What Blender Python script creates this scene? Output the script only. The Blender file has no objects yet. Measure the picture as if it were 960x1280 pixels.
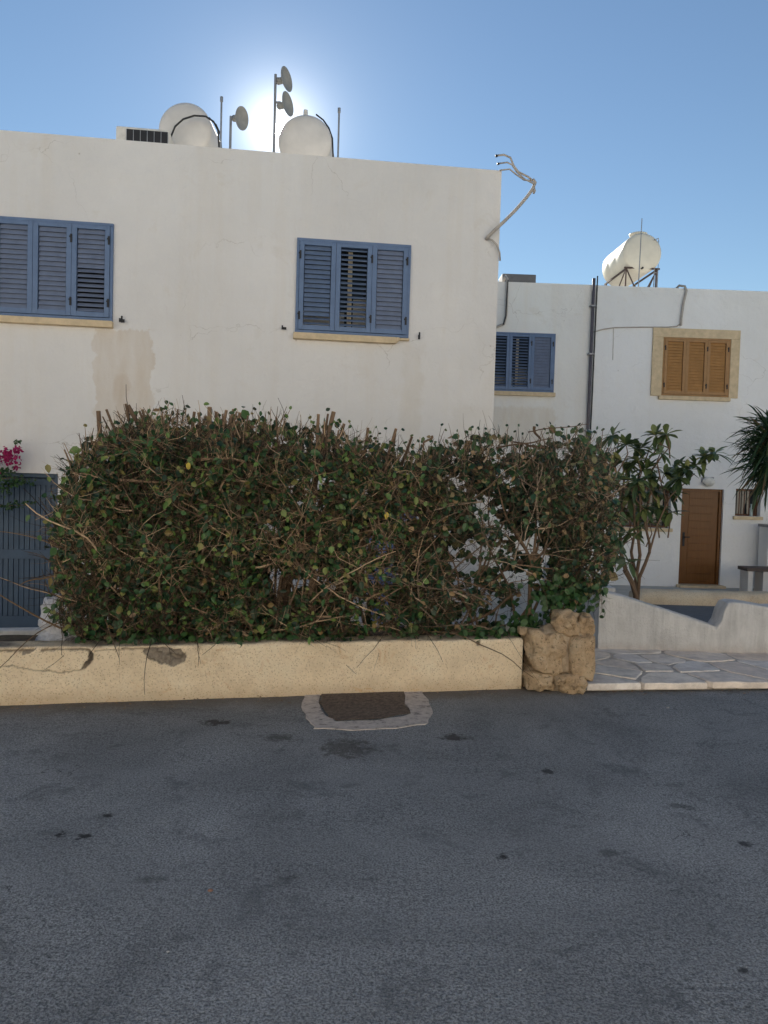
import bpy, math, random
from mathutils import Vector, Matrix, noise
V = Vector
random.seed(7)
sc = bpy.context.scene
COL = sc.collection
R = math.radians

# ------------------------------------------------------------------ camera
EYE = V((0, 0, 1.6)); PITCH = R(2.22); ROLL = R(1.64); FPX = 960.0
F_ = V((0, math.cos(PITCH), -math.sin(PITCH)))
U0 = V((0, math.sin(PITCH), math.cos(PITCH))); R0 = V((1, 0, 0))
RT = math.cos(ROLL) * R0 + math.sin(ROLL) * U0
UP = -math.sin(ROLL) * R0 + math.cos(ROLL) * U0
cam_d = bpy.data.cameras.new('camera'); cam = bpy.data.objects.new('camera', cam_d); COL.objects.link(cam)
cam_d.sensor_fit = 'HORIZONTAL'; cam_d.sensor_width = 36; cam_d.lens = 36
cam_d.clip_end = 3000; cam_d.clip_start = 0.05
m3 = Matrix((RT, UP, -F_)).transposed()
cam.matrix_world = Matrix.Translation(EYE) @ m3.to_4x4()
sc.camera = cam

def ray(x, y): return F_ + RT * ((x - 480) / FPX) - UP * ((y - 640) / FPX)
def atY(x, y, Y): d = ray(x, y); return EYE + d * (Y / d.y)
def atZ(x, y, z): d = ray(x, y); return EYE + d * ((z - EYE.z) / d.z)

class Fr:
    """a vertical plane: s along it, n out of it towards the street, z up"""
    def __init__(s, p0, yaw):
        s.p0 = V((p0[0], p0[1], 0)); s.u = V((math.cos(yaw), math.sin(yaw), 0)); s.n = V((s.u.y, -s.u.x, 0)); s.yaw = yaw
    def pt(s, a, n, z): return s.p0 + s.u * a + s.n * n + V((0, 0, z))
    def hit(s, x, y, n=0.0):
        d = ray(x, y); p = s.p0 + s.n * n
        t = (p - EYE).dot(s.n) / d.dot(s.n); q = EYE + d * t
        return (q - s.p0).dot(s.u), q.z
    def rect(s, x0, y0, x1, y1, x2=None, y2=None, x3=None, y3=None, n=0.0):
        """tl, tr, br, bl pixels -> s0,s1,z0,z1"""
        a = s.hit(x0, y0, n); b = s.hit(x1, y1, n); c = s.hit(x2, y2, n); d = s.hit(x3, y3, n)
        return (a[0] + d[0]) / 2, (b[0] + c[0]) / 2, (c[1] + d[1]) / 2, (a[1] + b[1]) / 2

# ------------------------------------------------------------------ mesh helper
class MB:
    def __init__(s): s.v = []; s.f = []; s.marks = []
    def merge(s, o, k):
        n = len(s.v); s.marks.append((len(s.f), len(s.f) + len(o.f), k)); s.v += o.v; s.f += [tuple(i + n for i in f) for f in o.f]
    def quad(s, a, b, c, d): i = len(s.v); s.v += [V(a), V(b), V(c), V(d)]; s.f.append((i, i + 1, i + 2, i + 3))
    def poly(s, pts): i = len(s.v); s.v += [V(p) for p in pts]; s.f.append(tuple(range(i, i + len(pts))))
    def hexa(s, p):
        i = len(s.v); s.v += [V(q) for q in p]
        for f in ((0, 3, 2, 1), (4, 5, 6, 7), (0, 1, 5, 4), (1, 2, 6, 5), (2, 3, 7, 6), (3, 0, 4, 7)): s.f.append(tuple(i + k for k in f))
    def box(s, x0, x1, y0, y1, z0, z1):
        s.hexa([(x0, y0, z0), (x1, y0, z0), (x1, y1, z0), (x0, y1, z0), (x0, y0, z1), (x1, y0, z1), (x1, y1, z1), (x0, y1, z1)])
    def fbox(s, fr, s0, s1, z0, z1, n0, n1):
        """n1 is the street side"""
        P = fr.pt
        s.hexa([P(s0, n1, z0), P(s1, n1, z0), P(s1, n0, z0), P(s0, n0, z0), P(s0, n1, z1), P(s1, n1, z1), P(s1, n0, z1), P(s0, n0, z1)])
    def slat(s, fr, s0, s1, zc, nc, depth, th, ang):
        """tilted louvre slat"""
        c, sn = math.cos(ang), math.sin(ang)
        q = []
        for sx in (s0, s1):
            for (a, b) in ((-depth / 2, -th / 2), (depth / 2, -th / 2), (depth / 2, th / 2), (-depth / 2, th / 2)):
                q.append(fr.pt(sx, nc + a * c + b * sn, zc - a * sn + b * c))
        i = len(s.v); s.v += q
        for f in ((0, 1, 2, 3), (7, 6, 5, 4), (0, 4, 5, 1), (1, 5, 6, 2), (2, 6, 7, 3), (3, 7, 4, 0)): s.f.append(tuple(i + k for k in f))
    def tube(s, pts, rad, sides=6, cap=True):
        pts = [V(p) for p in pts]; n = len(pts)
        if not hasattr(rad, '__len__'): rad = [rad] * n
        i0 = len(s.v); t0 = (pts[1] - pts[0]).normalized()
        a = t0.orthogonal().normalized()
        for k in range(n):
            t = (pts[min(k + 1, n - 1)] - pts[max(k - 1, 0)])
            t = t.normalized() if t.length > 1e-9 else t0
            a = (a - t * a.dot(t)); a = a.normalized() if a.length > 1e-6 else t.orthogonal().normalized()
            b = t.cross(a)
            for j in range(sides):
                w = 2 * math.pi * j / sides
                s.v.append(pts[k] + (a * math.cos(w) + b * math.sin(w)) * rad[k])
        for k in range(n - 1):
            for j in range(sides):
                j2 = (j + 1) % sides
                s.f.append((i0 + k * sides + j, i0 + k * sides + j2, i0 + (k + 1) * sides + j2, i0 + (k + 1) * sides + j))
        if cap:
            s.f.append(tuple(i0 + j for j in reversed(range(sides))))
            s.f.append(tuple(i0 + (n - 1) * sides + j for j in range(sides)))
    def lathe(s, c, axis, prof, sides=32):
        """prof: list of (radius, along axis)"""
        c = V(c); ax = V(axis).normalized(); a = ax.orthogonal().normalized(); b = ax.cross(a); i0 = len(s.v)
        for (r, h) in prof:
            for j in range(sides):
                w = 2 * math.pi * j / sides
                s.v.append(c + ax * h + (a * math.cos(w) + b * math.sin(w)) * max(r, 1e-4))
        for k in range(len(prof) - 1):
            for j in range(sides):
                j2 = (j + 1) % sides
                s.f.append((i0 + k * sides + j, i0 + k * sides + j2, i0 + (k + 1) * sides + j2, i0 + (k + 1) * sides + j))
    def blob(s, c, r, amp=0.15, fr=2.0, seed=0, nu=20, nv=12, power=1.0):
        c = V(c); i0 = len(s.v)
        for k in range(nv + 1):
            th = math.pi * k / nv
            for j in range(nu):
                w = 2 * math.pi * j / nu
                d = V((math.sin(th) * math.cos(w), math.sin(th) * math.sin(w), math.cos(th)))
                m = max(abs(d.x), abs(d.y), abs(d.z)); d2 = d * (1 / m) ** (1 - power) if power < 1 else d
                q = 1 + amp * noise.noise(d * fr + V((seed * 7.3, seed, 0))) + amp * .28 * noise.noise(d * fr * 3.1 + V((seed, 0, 4))) + amp * .10 * noise.noise(d * fr * 8 + V((seed, 2, 4)))
                s.v.append(c + V((d2.x * r[0], d2.y * r[1], d2.z * r[2])) * q)
        for k in range(nv):
            for j in range(nu):
                j2 = (j + 1) % nu
                s.f.append((i0 + k * nu + j, i0 + (k + 1) * nu + j, i0 + (k + 1) * nu + j2, i0 + k * nu + j2))
    def leaf(s, p, d, nrm, L, W, fold=.25, droop=0.0, shape=0):
        d = d.normalized(); sd = d.cross(nrm)
        sd = sd.normalized() if sd.length > 1e-6 else d.orthogonal().normalized()
        up = sd.cross(d).normalized(); i = len(s.v)
        if shape == 0: rows = ((0, .0, 0), (.22, .86, 0), (.55, 1.0, 0), (.82, .55, 0), (1, 0, 0))
        else: rows = ((0, .12, 0), (.3, .75, 0), (.6, 1.0, 0), (.85, .6, 0), (1, 0, 0))
        for (t, w, _) in rows:
            c = p + d * (L * t) - V((0, 0, 1)) * (droop * L * t * t)
            s.v.append(c)
            if w > 0:
                s.v.append(c + sd * (W * w * .5) + up * (W * w * .5 * fold)); s.v.append(c - sd * (W * w * .5) + up * (W * w * .5 * fold))
        if shape == 0:
            s.f += [(i, i + 1, i + 2 - 0) if False else (i, i + 2 - 1 + 1, i + 1)]
            s.f += [(i, i + 2, i + 1)][:0]
            # ids: 0 base | 1 c,2 l,3 r | 4 c,5 l,6 r | 7 c,8 l,9 r | 10 tip
            s.f.pop()
            s.f += [(i, i + 1, i + 2), (i, i + 3, i + 1)]
            a = 1
        else:
            s.f += [(i, i + 3, i + 4, i + 1), (i, i + 2, i + 5, i + 3)]
            a = 3
        for k in range(2):
            q = i + a + 3 * k
            s.f += [(q, q + 3, q + 4, q + 1), (q, q + 2, q + 5, q + 3)]
        q = i + a + 6
        s.f += [(q, q + 3, q + 1), (q, q + 2, q + 3)]
    def build(s, name, mat, parent=None, smooth=False, bevel=0.0, at=None):
        """vertices are given in world space; they are stored relative to the parent or to `at`"""
        org = V((0, 0, 0))
        if parent is not None: org = WL[parent.name]
        loc = V((0, 0, 0))
        if at is not None: loc = V(at) - org; org = V(at)
        me = bpy.data.meshes.new(name); me.from_pydata([tuple(q - org) for q in s.v], [], s.f); me.update()
        if smooth: me.shade_smooth()
        for mm in (mat if isinstance(mat, (list, tuple)) else [mat]): me.materials.append(mm)
        for (a, b, k) in s.marks:
            for q in range(a, b): me.polygons[q].material_index = k
        o = bpy.data.objects.new(name, me); COL.objects.link(o); o.location = loc
        if parent is not None: o.parent = parent
        WL[o.name] = org.copy()
        if bevel:
            bm = o.modifiers.new('bevel', 'BEVEL'); bm.width = bevel; bm.segments = 2; bm.limit_method = 'ANGLE'
        return o
WL = {}
def thing(name, label, cat, loc, group=None):
    o = bpy.data.objects.new(name, None); COL.objects.link(o); o.location = V(loc); WL[o.name] = V(loc); o.empty_display_size = .2
    o['label'] = label; o['category'] = cat
    if group: o['group'] = group
    return o
def tag(o, label, cat, group=None):
    o['label'] = label; o['category'] = cat
    if group: o['group'] = group
    return o
def struct(o, kind='structure', label=None, cat=None):
    o['kind'] = kind
    if label: o['label'] = label
    if cat: o['category'] = cat
    return o

# ------------------------------------------------------------------ materials
class M:
    def __init__(s, name, base=(.5, .5, .5), rough=.8, metal=0.0, spec=.3):
        s.m = bpy.data.materials.new(name); s.m.use_nodes = True; s.nt = s.m.node_tree
        s.b = s.nt.nodes['Principled BSDF']; s.b.inputs['Base Color'].default_value = (*base, 1)
        s.b.inputs['Roughness'].default_value = rough; s.b.inputs['Metallic'].default_value = metal
        s.b.inputs['Specular IOR Level'].default_value = spec; s._pos = None
    def n(s, t, **k):
        x = s.nt.nodes.new(t)
        for a, b in k.items(): setattr(x, a, b)
        return x
    def l(s, a, b): s.nt.links.new(a, b)
    def pos(s):
        if s._pos is None: s._pos = s.n('ShaderNodeNewGeometry').outputs['Position']
        return s._pos
    def math(s, op, a, b=None, c=None, clamp=False):
        x = s.n('ShaderNodeMath', operation=op); x.use_clamp = clamp
        for i, q in enumerate((a, b, c)):
            if q is None: continue
            if isinstance(q, (int, float)): x.inputs[i].default_value = q
            else: s.l(q, x.inputs[i])
        return x.outputs[0]
    def noise(s, scale, detail=4, rough=.55, vec=None, sc3=None, dist=0.0):
        x = s.n('ShaderNodeTexNoise'); x.inputs['Scale'].default_value = scale; x.inputs['Detail'].default_value = detail
        x.inputs['Roughness'].default_value = rough; x.inputs['Distortion'].default_value = dist
        v = vec or s.pos()
        if sc3:
            mp = s.n('ShaderNodeVectorMath', operation='MULTIPLY'); s.l(v, mp.inputs[0]); mp.inputs[1].default_value = sc3; v = mp.outputs[0]
        s.l(v, x.inputs['Vector']); return x.outputs['Fac']
    def voro(s, scale, feature='F1', out='Distance', vec=None):
        x = s.n('ShaderNodeTexVoronoi', feature=feature); x.inputs['Scale'].default_value = scale; s.l(vec or s.pos(), x.inputs['Vector']); return x.outputs[out]
    def ramp(s, fac, stops, interp='LINEAR'):
        x = s.n('ShaderNodeValToRGB'); cr = x.color_ramp; cr.interpolation = interp
        while len(cr.elements) < len(stops): cr.elements.new(.5)
        for e, (p, c) in zip(cr.elements, stops):
            e.position = p; e.color = (*c, 1) if hasattr(c, '__len__') else (c, c, c, 1)
        s.l(fac, x.inputs[0]); return x.outputs[0]
    def mix(s, fac, a, b, blend='MIX'):
        x = s.n('ShaderNodeMix', data_type='RGBA', blend_type=blend)
        for i, q in ((0, fac), (6, a), (7, b)):
            if isinstance(q, (int, float)): x.inputs[i].default_value = q
            elif hasattr(q, '__len__'): x.inputs[i].default_value = (*q, 1)
            else: s.l(q, x.inputs[i])
        return x.outputs[2]
    def color(s, c): s.l(c, s.b.inputs['Base Color']); return s
    def rough(s, c): s.l(c, s.b.inputs['Roughness']); return s
    def bump(s, h, dist=.01, strength=1.0):
        x = s.n('ShaderNodeBump'); x.inputs['Distance'].default_value = dist; x.inputs['Strength'].default_value = strength
        s.l(h, x.inputs['Height'])
        if s.b.inputs['Normal'].links: s.l(s.b.inputs['Normal'].links[0].from_socket, x.inputs['Normal'])
        s.l(x.outputs[0], s.b.inputs['Normal']); return s
    def xyz(s):
        x = s.n('ShaderNodeSeparateXYZ'); s.l(s.pos(), x.inputs[0]); return x.outputs
    def island(s): return s.n('ShaderNodeNewGeometry').outputs['Random Per Island']

def sstep(m, v, a, b):
    x = m.n('ShaderNodeMapRange', interpolation_type='SMOOTHSTEP'); x.inputs[1].default_value = a; x.inputs[2].default_value = b
    m.l(v, x.inputs[0]); return x.outputs[0]

# ------------------------------------------------------------------ frames of the place
MAINF = Fr(atY(480, 603, 9.9), R(7.16))
FARF = Fr(atY(875, 612, 16.4), R(1.65))
wl, wr = atZ(0, 882, 0), atZ(650, 861, 0)
NW = Fr(wl, math.atan2(wr.y - wl.y, wr.x - wl.x))
NWLEN = (wr - wl).length
GZ = -0.45

# ---- painted masonry
def paint(name, base, stains=(), warm=.5):
    m = M(name, base, .9, spec=.15)
    x, y, z = m.xyz()
    big = m.noise(.55, 5, .6)
    c = m.mix(m.ramp(big, [(.3, 0.0), (.75, 1.0)]), tuple(v * .90 for v in base), tuple(min(v * 1.04, .85) for v in base))
    streak = m.noise(1.0, 6, .65, sc3=(3.0, 3.0, .22))
    c = m.mix(m.ramp(streak, [(.48, 0.0), (.76, .6 * warm)]), c, (base[0] * .86, base[1] * .78, base[2] * .66))
    patch = m.noise(2.2, 6, .7, dist=.6)
    c = m.mix(m.ramp(patch, [(.58, 0.0), (.68, .28)]), c, (base[0] * .85, base[1] * .80, base[2] * .72))
    wob = m.math('MULTIPLY', m.math('SUBTRACT', m.noise(3.5, 6, .65), .5), .34)
    wobz = m.math('MULTIPLY', m.math('SUBTRACT', m.noise(4.3, 6, .7, sc3=(1, 1, .5)), .5), .3)
    for (fr, s0, s1, z0, z1, col, amt, soft) in stains:
        a = m.math('ADD', m.math('ADD', m.math('MULTIPLY', x, fr.u.x), m.math('MULTIPLY', y, fr.u.y)), -fr.p0.dot(fr.u))
        a = m.math('ADD', a, wob); zz = m.math('ADD', z, wobz)
        k = m.math('MULTIPLY', sstep(m, a, s0, s0 + soft), m.math('SUBTRACT', 1.0, sstep(m, a, s1 - soft, s1)))
        k = m.math('MULTIPLY', k, m.math('MULTIPLY', sstep(m, zz, z0, z0 + soft * 2), m.math('SUBTRACT', 1.0, sstep(m, zz, z1 - soft, z1))))
        tex = m.ramp(m.noise(2.4, 5, .6, sc3=(2.2, 2.2, .5)), [(.25, .3), (.7, 1.0)])
        c = m.mix(m.math('MULTIPLY', m.math('MULTIPLY', k, amt), tex), c, col)
    ce = m.n('ShaderNodeTexVoronoi', feature='DISTANCE_TO_EDGE'); ce.inputs['Scale'].default_value = .75
    dz = m.n('ShaderNodeTexNoise'); dz.inputs['Scale'].default_value = 3; dz.inputs['Detail'].default_value = 7; m.l(m.pos(), dz.inputs['Vector'])
    ds_ = m.n('ShaderNodeVectorMath', operation='SCALE'); ds_.inputs['Scale'].default_value = .5; m.l(dz.outputs['Color'], ds_.inputs[0])
    da_ = m.n('ShaderNodeVectorMath', operation='ADD'); m.l(m.pos(), da_.inputs[0]); m.l(ds_.outputs[0], da_.inputs[1]); m.l(da_.outputs[0], ce.inputs['Vector'])
    hk = m.math('MULTIPLY', m.math('LESS_THAN', ce.outputs['Distance'], .0028), sstep(m, m.noise(.8, 3), .50, .62))
    c = m.mix(m.math('MULTIPLY', hk, .35), c, (.30, .26, .22))
    spots = m.voro(1.7)
    c = m.mix(m.math('MULTIPLY', m.math('SUBTRACT', 1.0, sstep(m, spots, .012, .03)), .5), c, (.25, .2, .15))
    m.color(c)
    m.bump(m.noise(28, 5, .7), .014, .5); m.bump(m.noise(3.0, 4, .55), .06, .5)
    return m

st0 = MAINF.hit(118, 412); st1 = MAINF.hit(192, 412); st2 = MAINF.hit(150, 560)
g0 = MAINF.hit(500, 425); g1 = MAINF.hit(530, 560)
MAT_MAIN = paint('white_masonry_paint', (.725, .705, .685), [
    (MAINF, st0[0], st1[0], st2[1], st0[1] + .02, (.58, .49, .39), .7, .03),
    (MAINF, st0[0] + .22, st0[0] + .42, st2[1], st0[1] - .5, (.50, .38, .27), .35, .06),
    (MAINF, g0[0], g1[0], g1[1], g0[1] + .02, (.56, .50, .41), .35, .10),
    (MAINF, MAINF.hit(560, 560)[0], MAINF.hit(617, 560)[0], GZ, MAINF.hit(617, 505)[1], (.56, .51, .44), .3, .08)])
fs0 = FARF.hit(628, 500); fs1 = FARF.hit(690, 500); fs2 = FARF.hit(650, 560)
MAT_FAR1 = paint('far_white_paint', (.84, .81, .77), [(FARF, fs0[0] - .3, fs1[0] + .1, fs2[1], fs0[1] - .1, (.68, .60, .49), .7, .08)])
MAT_OPP = paint('warm_white_paint', (.82, .77, .68), warm=.2)
MAT_FAR2 = paint('cool_white_paint', (.85, .84, .82), warm=.2)
mm = M('flat_roof_membrane', (.45, .44, .42), .9)
MAT_ROOF = mm.color(mm.ramp(mm.noise(3), [(.3, (.36, .35, .33)), (.7, (.5, .49, .46))])).m

def simple(name, base, rough=.6, metal=0.0, spec=.3, var=.15, scale=9, bump=0.0, bscale=40):
    m = M(name, base, rough, metal, spec)
    nz = m.noise(scale, 5, .6)
    m.color(m.ramp(nz, [(.3, tuple(v * (1 - var) for v in base)), (.7, tuple(min(1, v * (1 + var)) for v in base))]))
    m.rough(m.ramp(m.noise(scale * 1.7), [(.3, rough * .85), (.7, min(1, rough * 1.15))]))
    if bump: m.bump(m.noise(bscale, 4), bump)
    return m.m
MAT_BLUE = simple('blue_paint', (.12, .18, .30), .5, var=.10, bump=.0006)
MAT_BLUE_SLAT = simple('weathered_blue_slats', (.165, .20, .285), .6, var=.12)
MAT_BLUE_SLAT2 = simple('blue_slats', (.13, .18, .28), .55, var=.12)
MAT_GATE = simple('slate_blue_gate_paint', (.058, .090, .135), .55, var=.12, scale=5, bump=.0008)
MAT_DOORBLUE = simple('bright_blue_door_paint', (.12, .20, .38), .5)
MAT_SILL = simple('cream_stone', (.62, .49, .32), .85, var=.14, bump=.002)
MAT_DARK = simple('painted_room_dark', (.03, .03, .035), .9)
MAT_GLASS = M('window_glass', (.03, .035, .04), .06, spec=.5).m
MAT_HINGE = simple('black_iron', (.025, .025, .028), .6)
MAT_CURTAIN = simple('cream_curtain', (.72, .64, .48), .9)
MAT_BLIND = simple('pale_blind', (.45, .45, .44), .9)
MAT_TANK = simple('white_fibreglass', (.62, .59, .56), .5, var=.08, scale=4, bump=.002, bscale=12)
MAT_TANKC = simple('cream_fibreglass', (.74, .69, .58), .45, var=.08, scale=3, bump=.002, bscale=10)
MAT_STEEL = simple('grey_metal', (.30, .30, .31), .5, .6)
MAT_RUST = simple('rusted_angle_iron', (.10, .07, .06), .8)
MAT_PVC = simple('dusty_conduit', (.42, .38, .34), .7)
MAT_PIPE = simple('dark_downpipe_paint', (.12, .105, .115), .5)
MAT_CABLE = simple('black_cable', (.03, .03, .03), .5)
MAT_ACW = simple('offwhite_metal', (.62, .60, .56), .5)
MAT_DISH = simple('grey_plastic', (.28, .28, .27), .5)
MAT_BROWN = simple('tan_brown_slats', (.42, .225, .085), .55, var=.12)
MAT_BROWNF = simple('brown_shutter_frame', (.36, .20, .085), .55, var=.1)
MAT_LAMP = simple('opal_lamp_shade', (.7, .68, .62), .3)

# wood door
m = M('varnished_wood', (.3, .14, .05), .3, spec=.25)
gr = m.noise(1.0, 6, .65, sc3=(40.0, 5.0, 4.0))
MAT_WOOD = m.color(m.ramp(gr, [(.25, (.125, .048, .012)), (.5, (.155, .062, .016)), (.8, (.19, .082, .024))])).bump(gr, .001, .4).m

# yellow stucco near wall
def stucco(name, c0, c1, c2, dirt=.55):
    m = M(name, c1, .95, spec=.1)
    a = m.noise(3.2, 6, .65); c = m.ramp(a, [(.28, c0), (.5, c1), (.75, c2)])
    x, y, z = m.xyz()
    k = m.math('SUBTRACT', 1.0, sstep(m, m.math('ADD', z, m.math('MULTIPLY', m.noise(6, 5), .14)), .06, .22))
    c = m.mix(m.math('MULTIPLY', k, dirt), c, (c0[0] * .62, c0[1] * .52, c0[2] * .42))
    rust = m.noise(5.5, 7, .75, dist=1.0)
    c = m.mix(m.ramp(rust, [(.58, 0.0), (.68, .55)]), c, (c1[0] * .72, c1[1] * .52, c1[2] * .33))
    pit = m.voro(62)
    c = m.mix(m.ramp(pit, [(.14, .7), (.34, 0.0)]), c, (c1[0] * .5, c1[1] * .42, c1[2] * .32))
    grn = m.noise(52, 6, .78); c = m.mix(m.ramp(grn, [(.36, .5), (.45, 0.0)]), c, tuple(v * .62 for v in c1))
    at = m.n('ShaderNodeAttribute'); at.attribute_name = 'chip'
    cc = m.ramp(m.noise(30, 4), [(.3, (.20, .165, .13)), (.7, (.36, .31, .25))])
    c = m.mix(at.outputs['Fac'], c, cc)
    m.color(c); m.bump(m.noise(42, 6, .78), .025, .8); m.bump(m.noise(150, 3, .6), .006, .8)
    return m.m
MAT_STUCCO = stucco('yellow_rough_stucco', (.74, .60, .42), (.88, .725, .52), (.90, .79, .60), .45)
MAT_STUCCO2 = stucco('cream_stucco', (.66, .52, .36), (.80, .65, .46), (.86, .74, .56), .12)
m = M('grey_white_render', (.55, .54, .53), .95, spec=.1)
x, y, z = m.xyz()
c = m.ramp(m.noise(2.5, 7, .7), [(.25, (.52, .51, .50)), (.5, (.70, .69, .68)), (.8, (.82, .81, .80))])
c = m.mix(m.ramp(m.noise(1.0, 6, .7, sc3=(9, 9, 1.2)), [(.45, 0.0), (.7, .5)]), c, (.34, .34, .34))
k = m.math('SUBTRACT', 1.0, sstep(m, m.math('ADD', z, m.math('MULTIPLY', m.noise(8, 5), .2)), .1, .3))
c = m.mix(m.math('MULTIPLY', k, .5), c, (.36, .28, .24))
m.color(c); m.bump(m.noise(40, 6, .75), .03, .9)
MAT_GREYW = m.m

# asphalt
m = M('asphalt', (.05, .052, .056), .85, spec=.3)
x, y, z = m.xyz()
p2 = m.n('ShaderNodeVectorMath', operation='MULTIPLY'); m.l(m.pos(), p2.inputs[0]); p2.inputs[1].default_value = (1, 1, 0); P2 = p2.outputs[0]
big = m.noise(.9, 8, .68, vec=P2, dist=.8)
c = m.ramp(big, [(.32, (.24, .246, .25)), (.5, (.335, .342, .344)), (.68, (.44, .445, .446))])
fine = m.noise(110, 3, .7, vec=P2)
gsz = m.noise(1.3, 4, .6, vec=P2)
c = m.mix(m.ramp(fine, [(.40, .75), (.56, 0.0)]), c, (.045, .048, .054))
mid = m.noise(42, 4, .75, vec=P2)
c = m.mix(m.math('MULTIPLY', m.ramp(mid, [(.36, 1.0), (.50, 0.0)]), m.ramp(gsz, [(.38, .25), (.62, .8)])), c, (.07, .074, .082))
c = m.mix(m.ramp(mid, [(.56, 0.0), (.72, .45)]), c, (.40, .41, .42))
agg = m.n('ShaderNodeTexVoronoi'); agg.inputs['Scale'].default_value = 130; m.l(P2, agg.inputs['Vector'])
sx = m.n('ShaderNodeSeparateColor'); m.l(agg.outputs['Color'], sx.inputs[0])
c = m.mix(m.ramp(sx.outputs[0], [(.0, .5), (.12, .0), (.80, 0.0), (1.0, .40)]), c, m.mix(sx.outputs[1], (.34, .34, .34), (.04, .04, .045)))
fl = m.n('ShaderNodeTexVoronoi'); fl.inputs['Scale'].default_value = 26; m.l(P2, fl.inputs['Vector'])
fs = m.n('ShaderNodeSeparateColor'); m.l(fl.outputs['Color'], fs.inputs[0])
kk = m.math('MULTIPLY', m.math('LESS_THAN', fl.outputs['Distance'], .10), m.math('GREATER_THAN', fs.outputs[0], .86))
c = m.mix(m.math('MULTIPLY', kk, .6), c, (.5, .49, .46))
wear = m.noise(3.4, 9, .8, vec=P2, dist=.5)
c = m.mix(m.ramp(wear, [(.54, 0.0), (.62, .5)]), c, (.09, .094, .10))
# tyre-worn paler lanes running along the road
lane = m.noise(1.0, 4, .5, vec=P2, sc3=(.35, 2.3, 0)); c = m.mix(m.ramp(lane, [(.5, 0.0), (.72, .3)]), c, (.27, .275, .28))
def blobmask(px, py, rad, wx=1.0):
    q = atZ(px, py, 0)
    a = m.math('MULTIPLY', m.math('SUBTRACT', x, q.x), 1 / (rad * wx)); b = m.math('MULTIPLY', m.math('SUBTRACT', y, q.y), 1 / rad)
    d = m.math('SQRT', m.math('ADD', m.math('MULTIPLY', a, a), m.math('MULTIPLY', b, b)))
    return m.math('ADD', d, m.math('MULTIPLY', m.math('SUBTRACT', WOB, .5), 4.2))
WOB = m.noise(16, 5, .7, vec=P2)
for (px, py, rad, wx, col, amt) in ((75, 1043, .032, 1.2, (.012, .012, .013), .95), (109, 1045, .022, 1.5, (.012, .012, .013), .9), (134, 1020, .024, 1.2, (.012, .012, .013), .9),
        (97, 1049, .012, 1, (.012, .012, .013), .8), (630, 1070, .026, 1, (.014, .014, .015), .9), (929, 1055, .03, 1, (.018, .018, .02), .8), (684, 964, .03, 1.6, (.02, .02, .02), .8), (930, 1213, .018, 1, (.015, .015, .016), .8),
        (270, 903, .07, 1.2, (.035, .025, .02), .8), (433, 935, .16, 1.0, (.045, .036, .03), .6), (350, 922, .07, 1.4, (.04, .034, .03), .6), (568, 922, .07, 1.2, (.03, .024, .02), .8),
        (185, 1099, .03, 1.8, (.05, .05, .055), .5), (850, 1008, .03, 3, (.045, .045, .05), .5), (765, 1066, .03, 2.4, (.045, .045, .05), .5), (355, 1198 - 100, .02, 3, (.05, .05, .055), .5)):
    k = m.math('SUBTRACT', 1.0, sstep(m, blobmask(px, py, rad, wx), .45, 1.3))
    c = m.mix(m.math('MULTIPLY', k, amt), c, col)
# hairline cracks in one worn area
ce = m.n('ShaderNodeTexVoronoi', feature='DISTANCE_TO_EDGE'); ce.inputs['Scale'].default_value = 3.3
dv = m.n('ShaderNodeVectorMath', operation='ADD'); m.l(P2, dv.inputs[0])
nz = m.n('ShaderNodeTexNoise'); nz.inputs['Scale'].default_value = 7; nz.inputs['Detail'].default_value = 5; m.l(P2, nz.inputs['Vector'])
dm = m.n('ShaderNodeVectorMath', operation='SCALE'); dm.inputs['Scale'].default_value = .35; m.l(nz.outputs['Color'], dm.inputs[0]); m.l(dm.outputs[0], dv.inputs[1]); m.l(dv.outputs[0], ce.inputs['Vector'])
crk = m.math('MULTIPLY', m.math('LESS_THAN', ce.outputs['Distance'], .008), m.math('GREATER_THAN', m.noise(.9, 3, .6, vec=P2), .63))
c = m.mix(m.math('MULTIPLY', crk, .7), c, (.018, .018, .02))
# dirt gathered against the foot of the wall
dn = m.math('ADD', m.math('ADD', m.math('MULTIPLY', x, NW.n.x), m.math('MULTIPLY', y, NW.n.y)), -NW.p0.dot(NW.n))
k = m.math('SUBTRACT', 1.0, sstep(m, m.math('ADD', dn, m.math('MULTIPLY', m.noise(3.5, 7, .75, vec=P2), .5)), .20, .62))
c = m.mix(m.math('MULTIPLY', k, .8), c, (.115, .090, .068))
m.color(c)
m.rough(m.ramp(fine, [(.3, .75), (.7, .95)]))
m.bump(fine, .006, 1.0); m.bump(mid, .012, .8); m.bump(agg.outputs['Distance'], .004, .6)
MAT_ASPH = m.m

m = M('dry_ground', (.3, .26, .2), .95)
m.color(m.ramp(m.noise(1.2, 8, .7), [(.3, (.22, .18, .13)), (.7, (.40, .34, .26))])).bump(m.noise(20, 5), .02)
MAT_EARTH = m.m
m = M('pale_paving', (.5, .45, .38), .9)
MAT_PALEPAVE = m.color(m.ramp(m.noise(2, 7, .7), [(.3, (.42, .37, .30)), (.7, (.56, .50, .42))])).bump(m.noise(30, 5), .01).m
m = M('courtyard_paving', (.3, .29, .27), .9)
m.color(m.ramp(m.noise(4, 7, .7), [(.3, (.42, .40, .36)), (.7, (.55, .52, .47))])).bump(m.noise(30, 5), .01)
MAT_PAVE = m.m
m = M('planter_soil', (.08, .055, .035), 1.0)
m.color(m.ramp(m.noise(30, 6, .7), [(.3, (.05, .035, .022)), (.7, (.13, .095, .06))])).bump(m.noise(50, 5), .02)
MAT_SOIL = m.m

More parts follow.
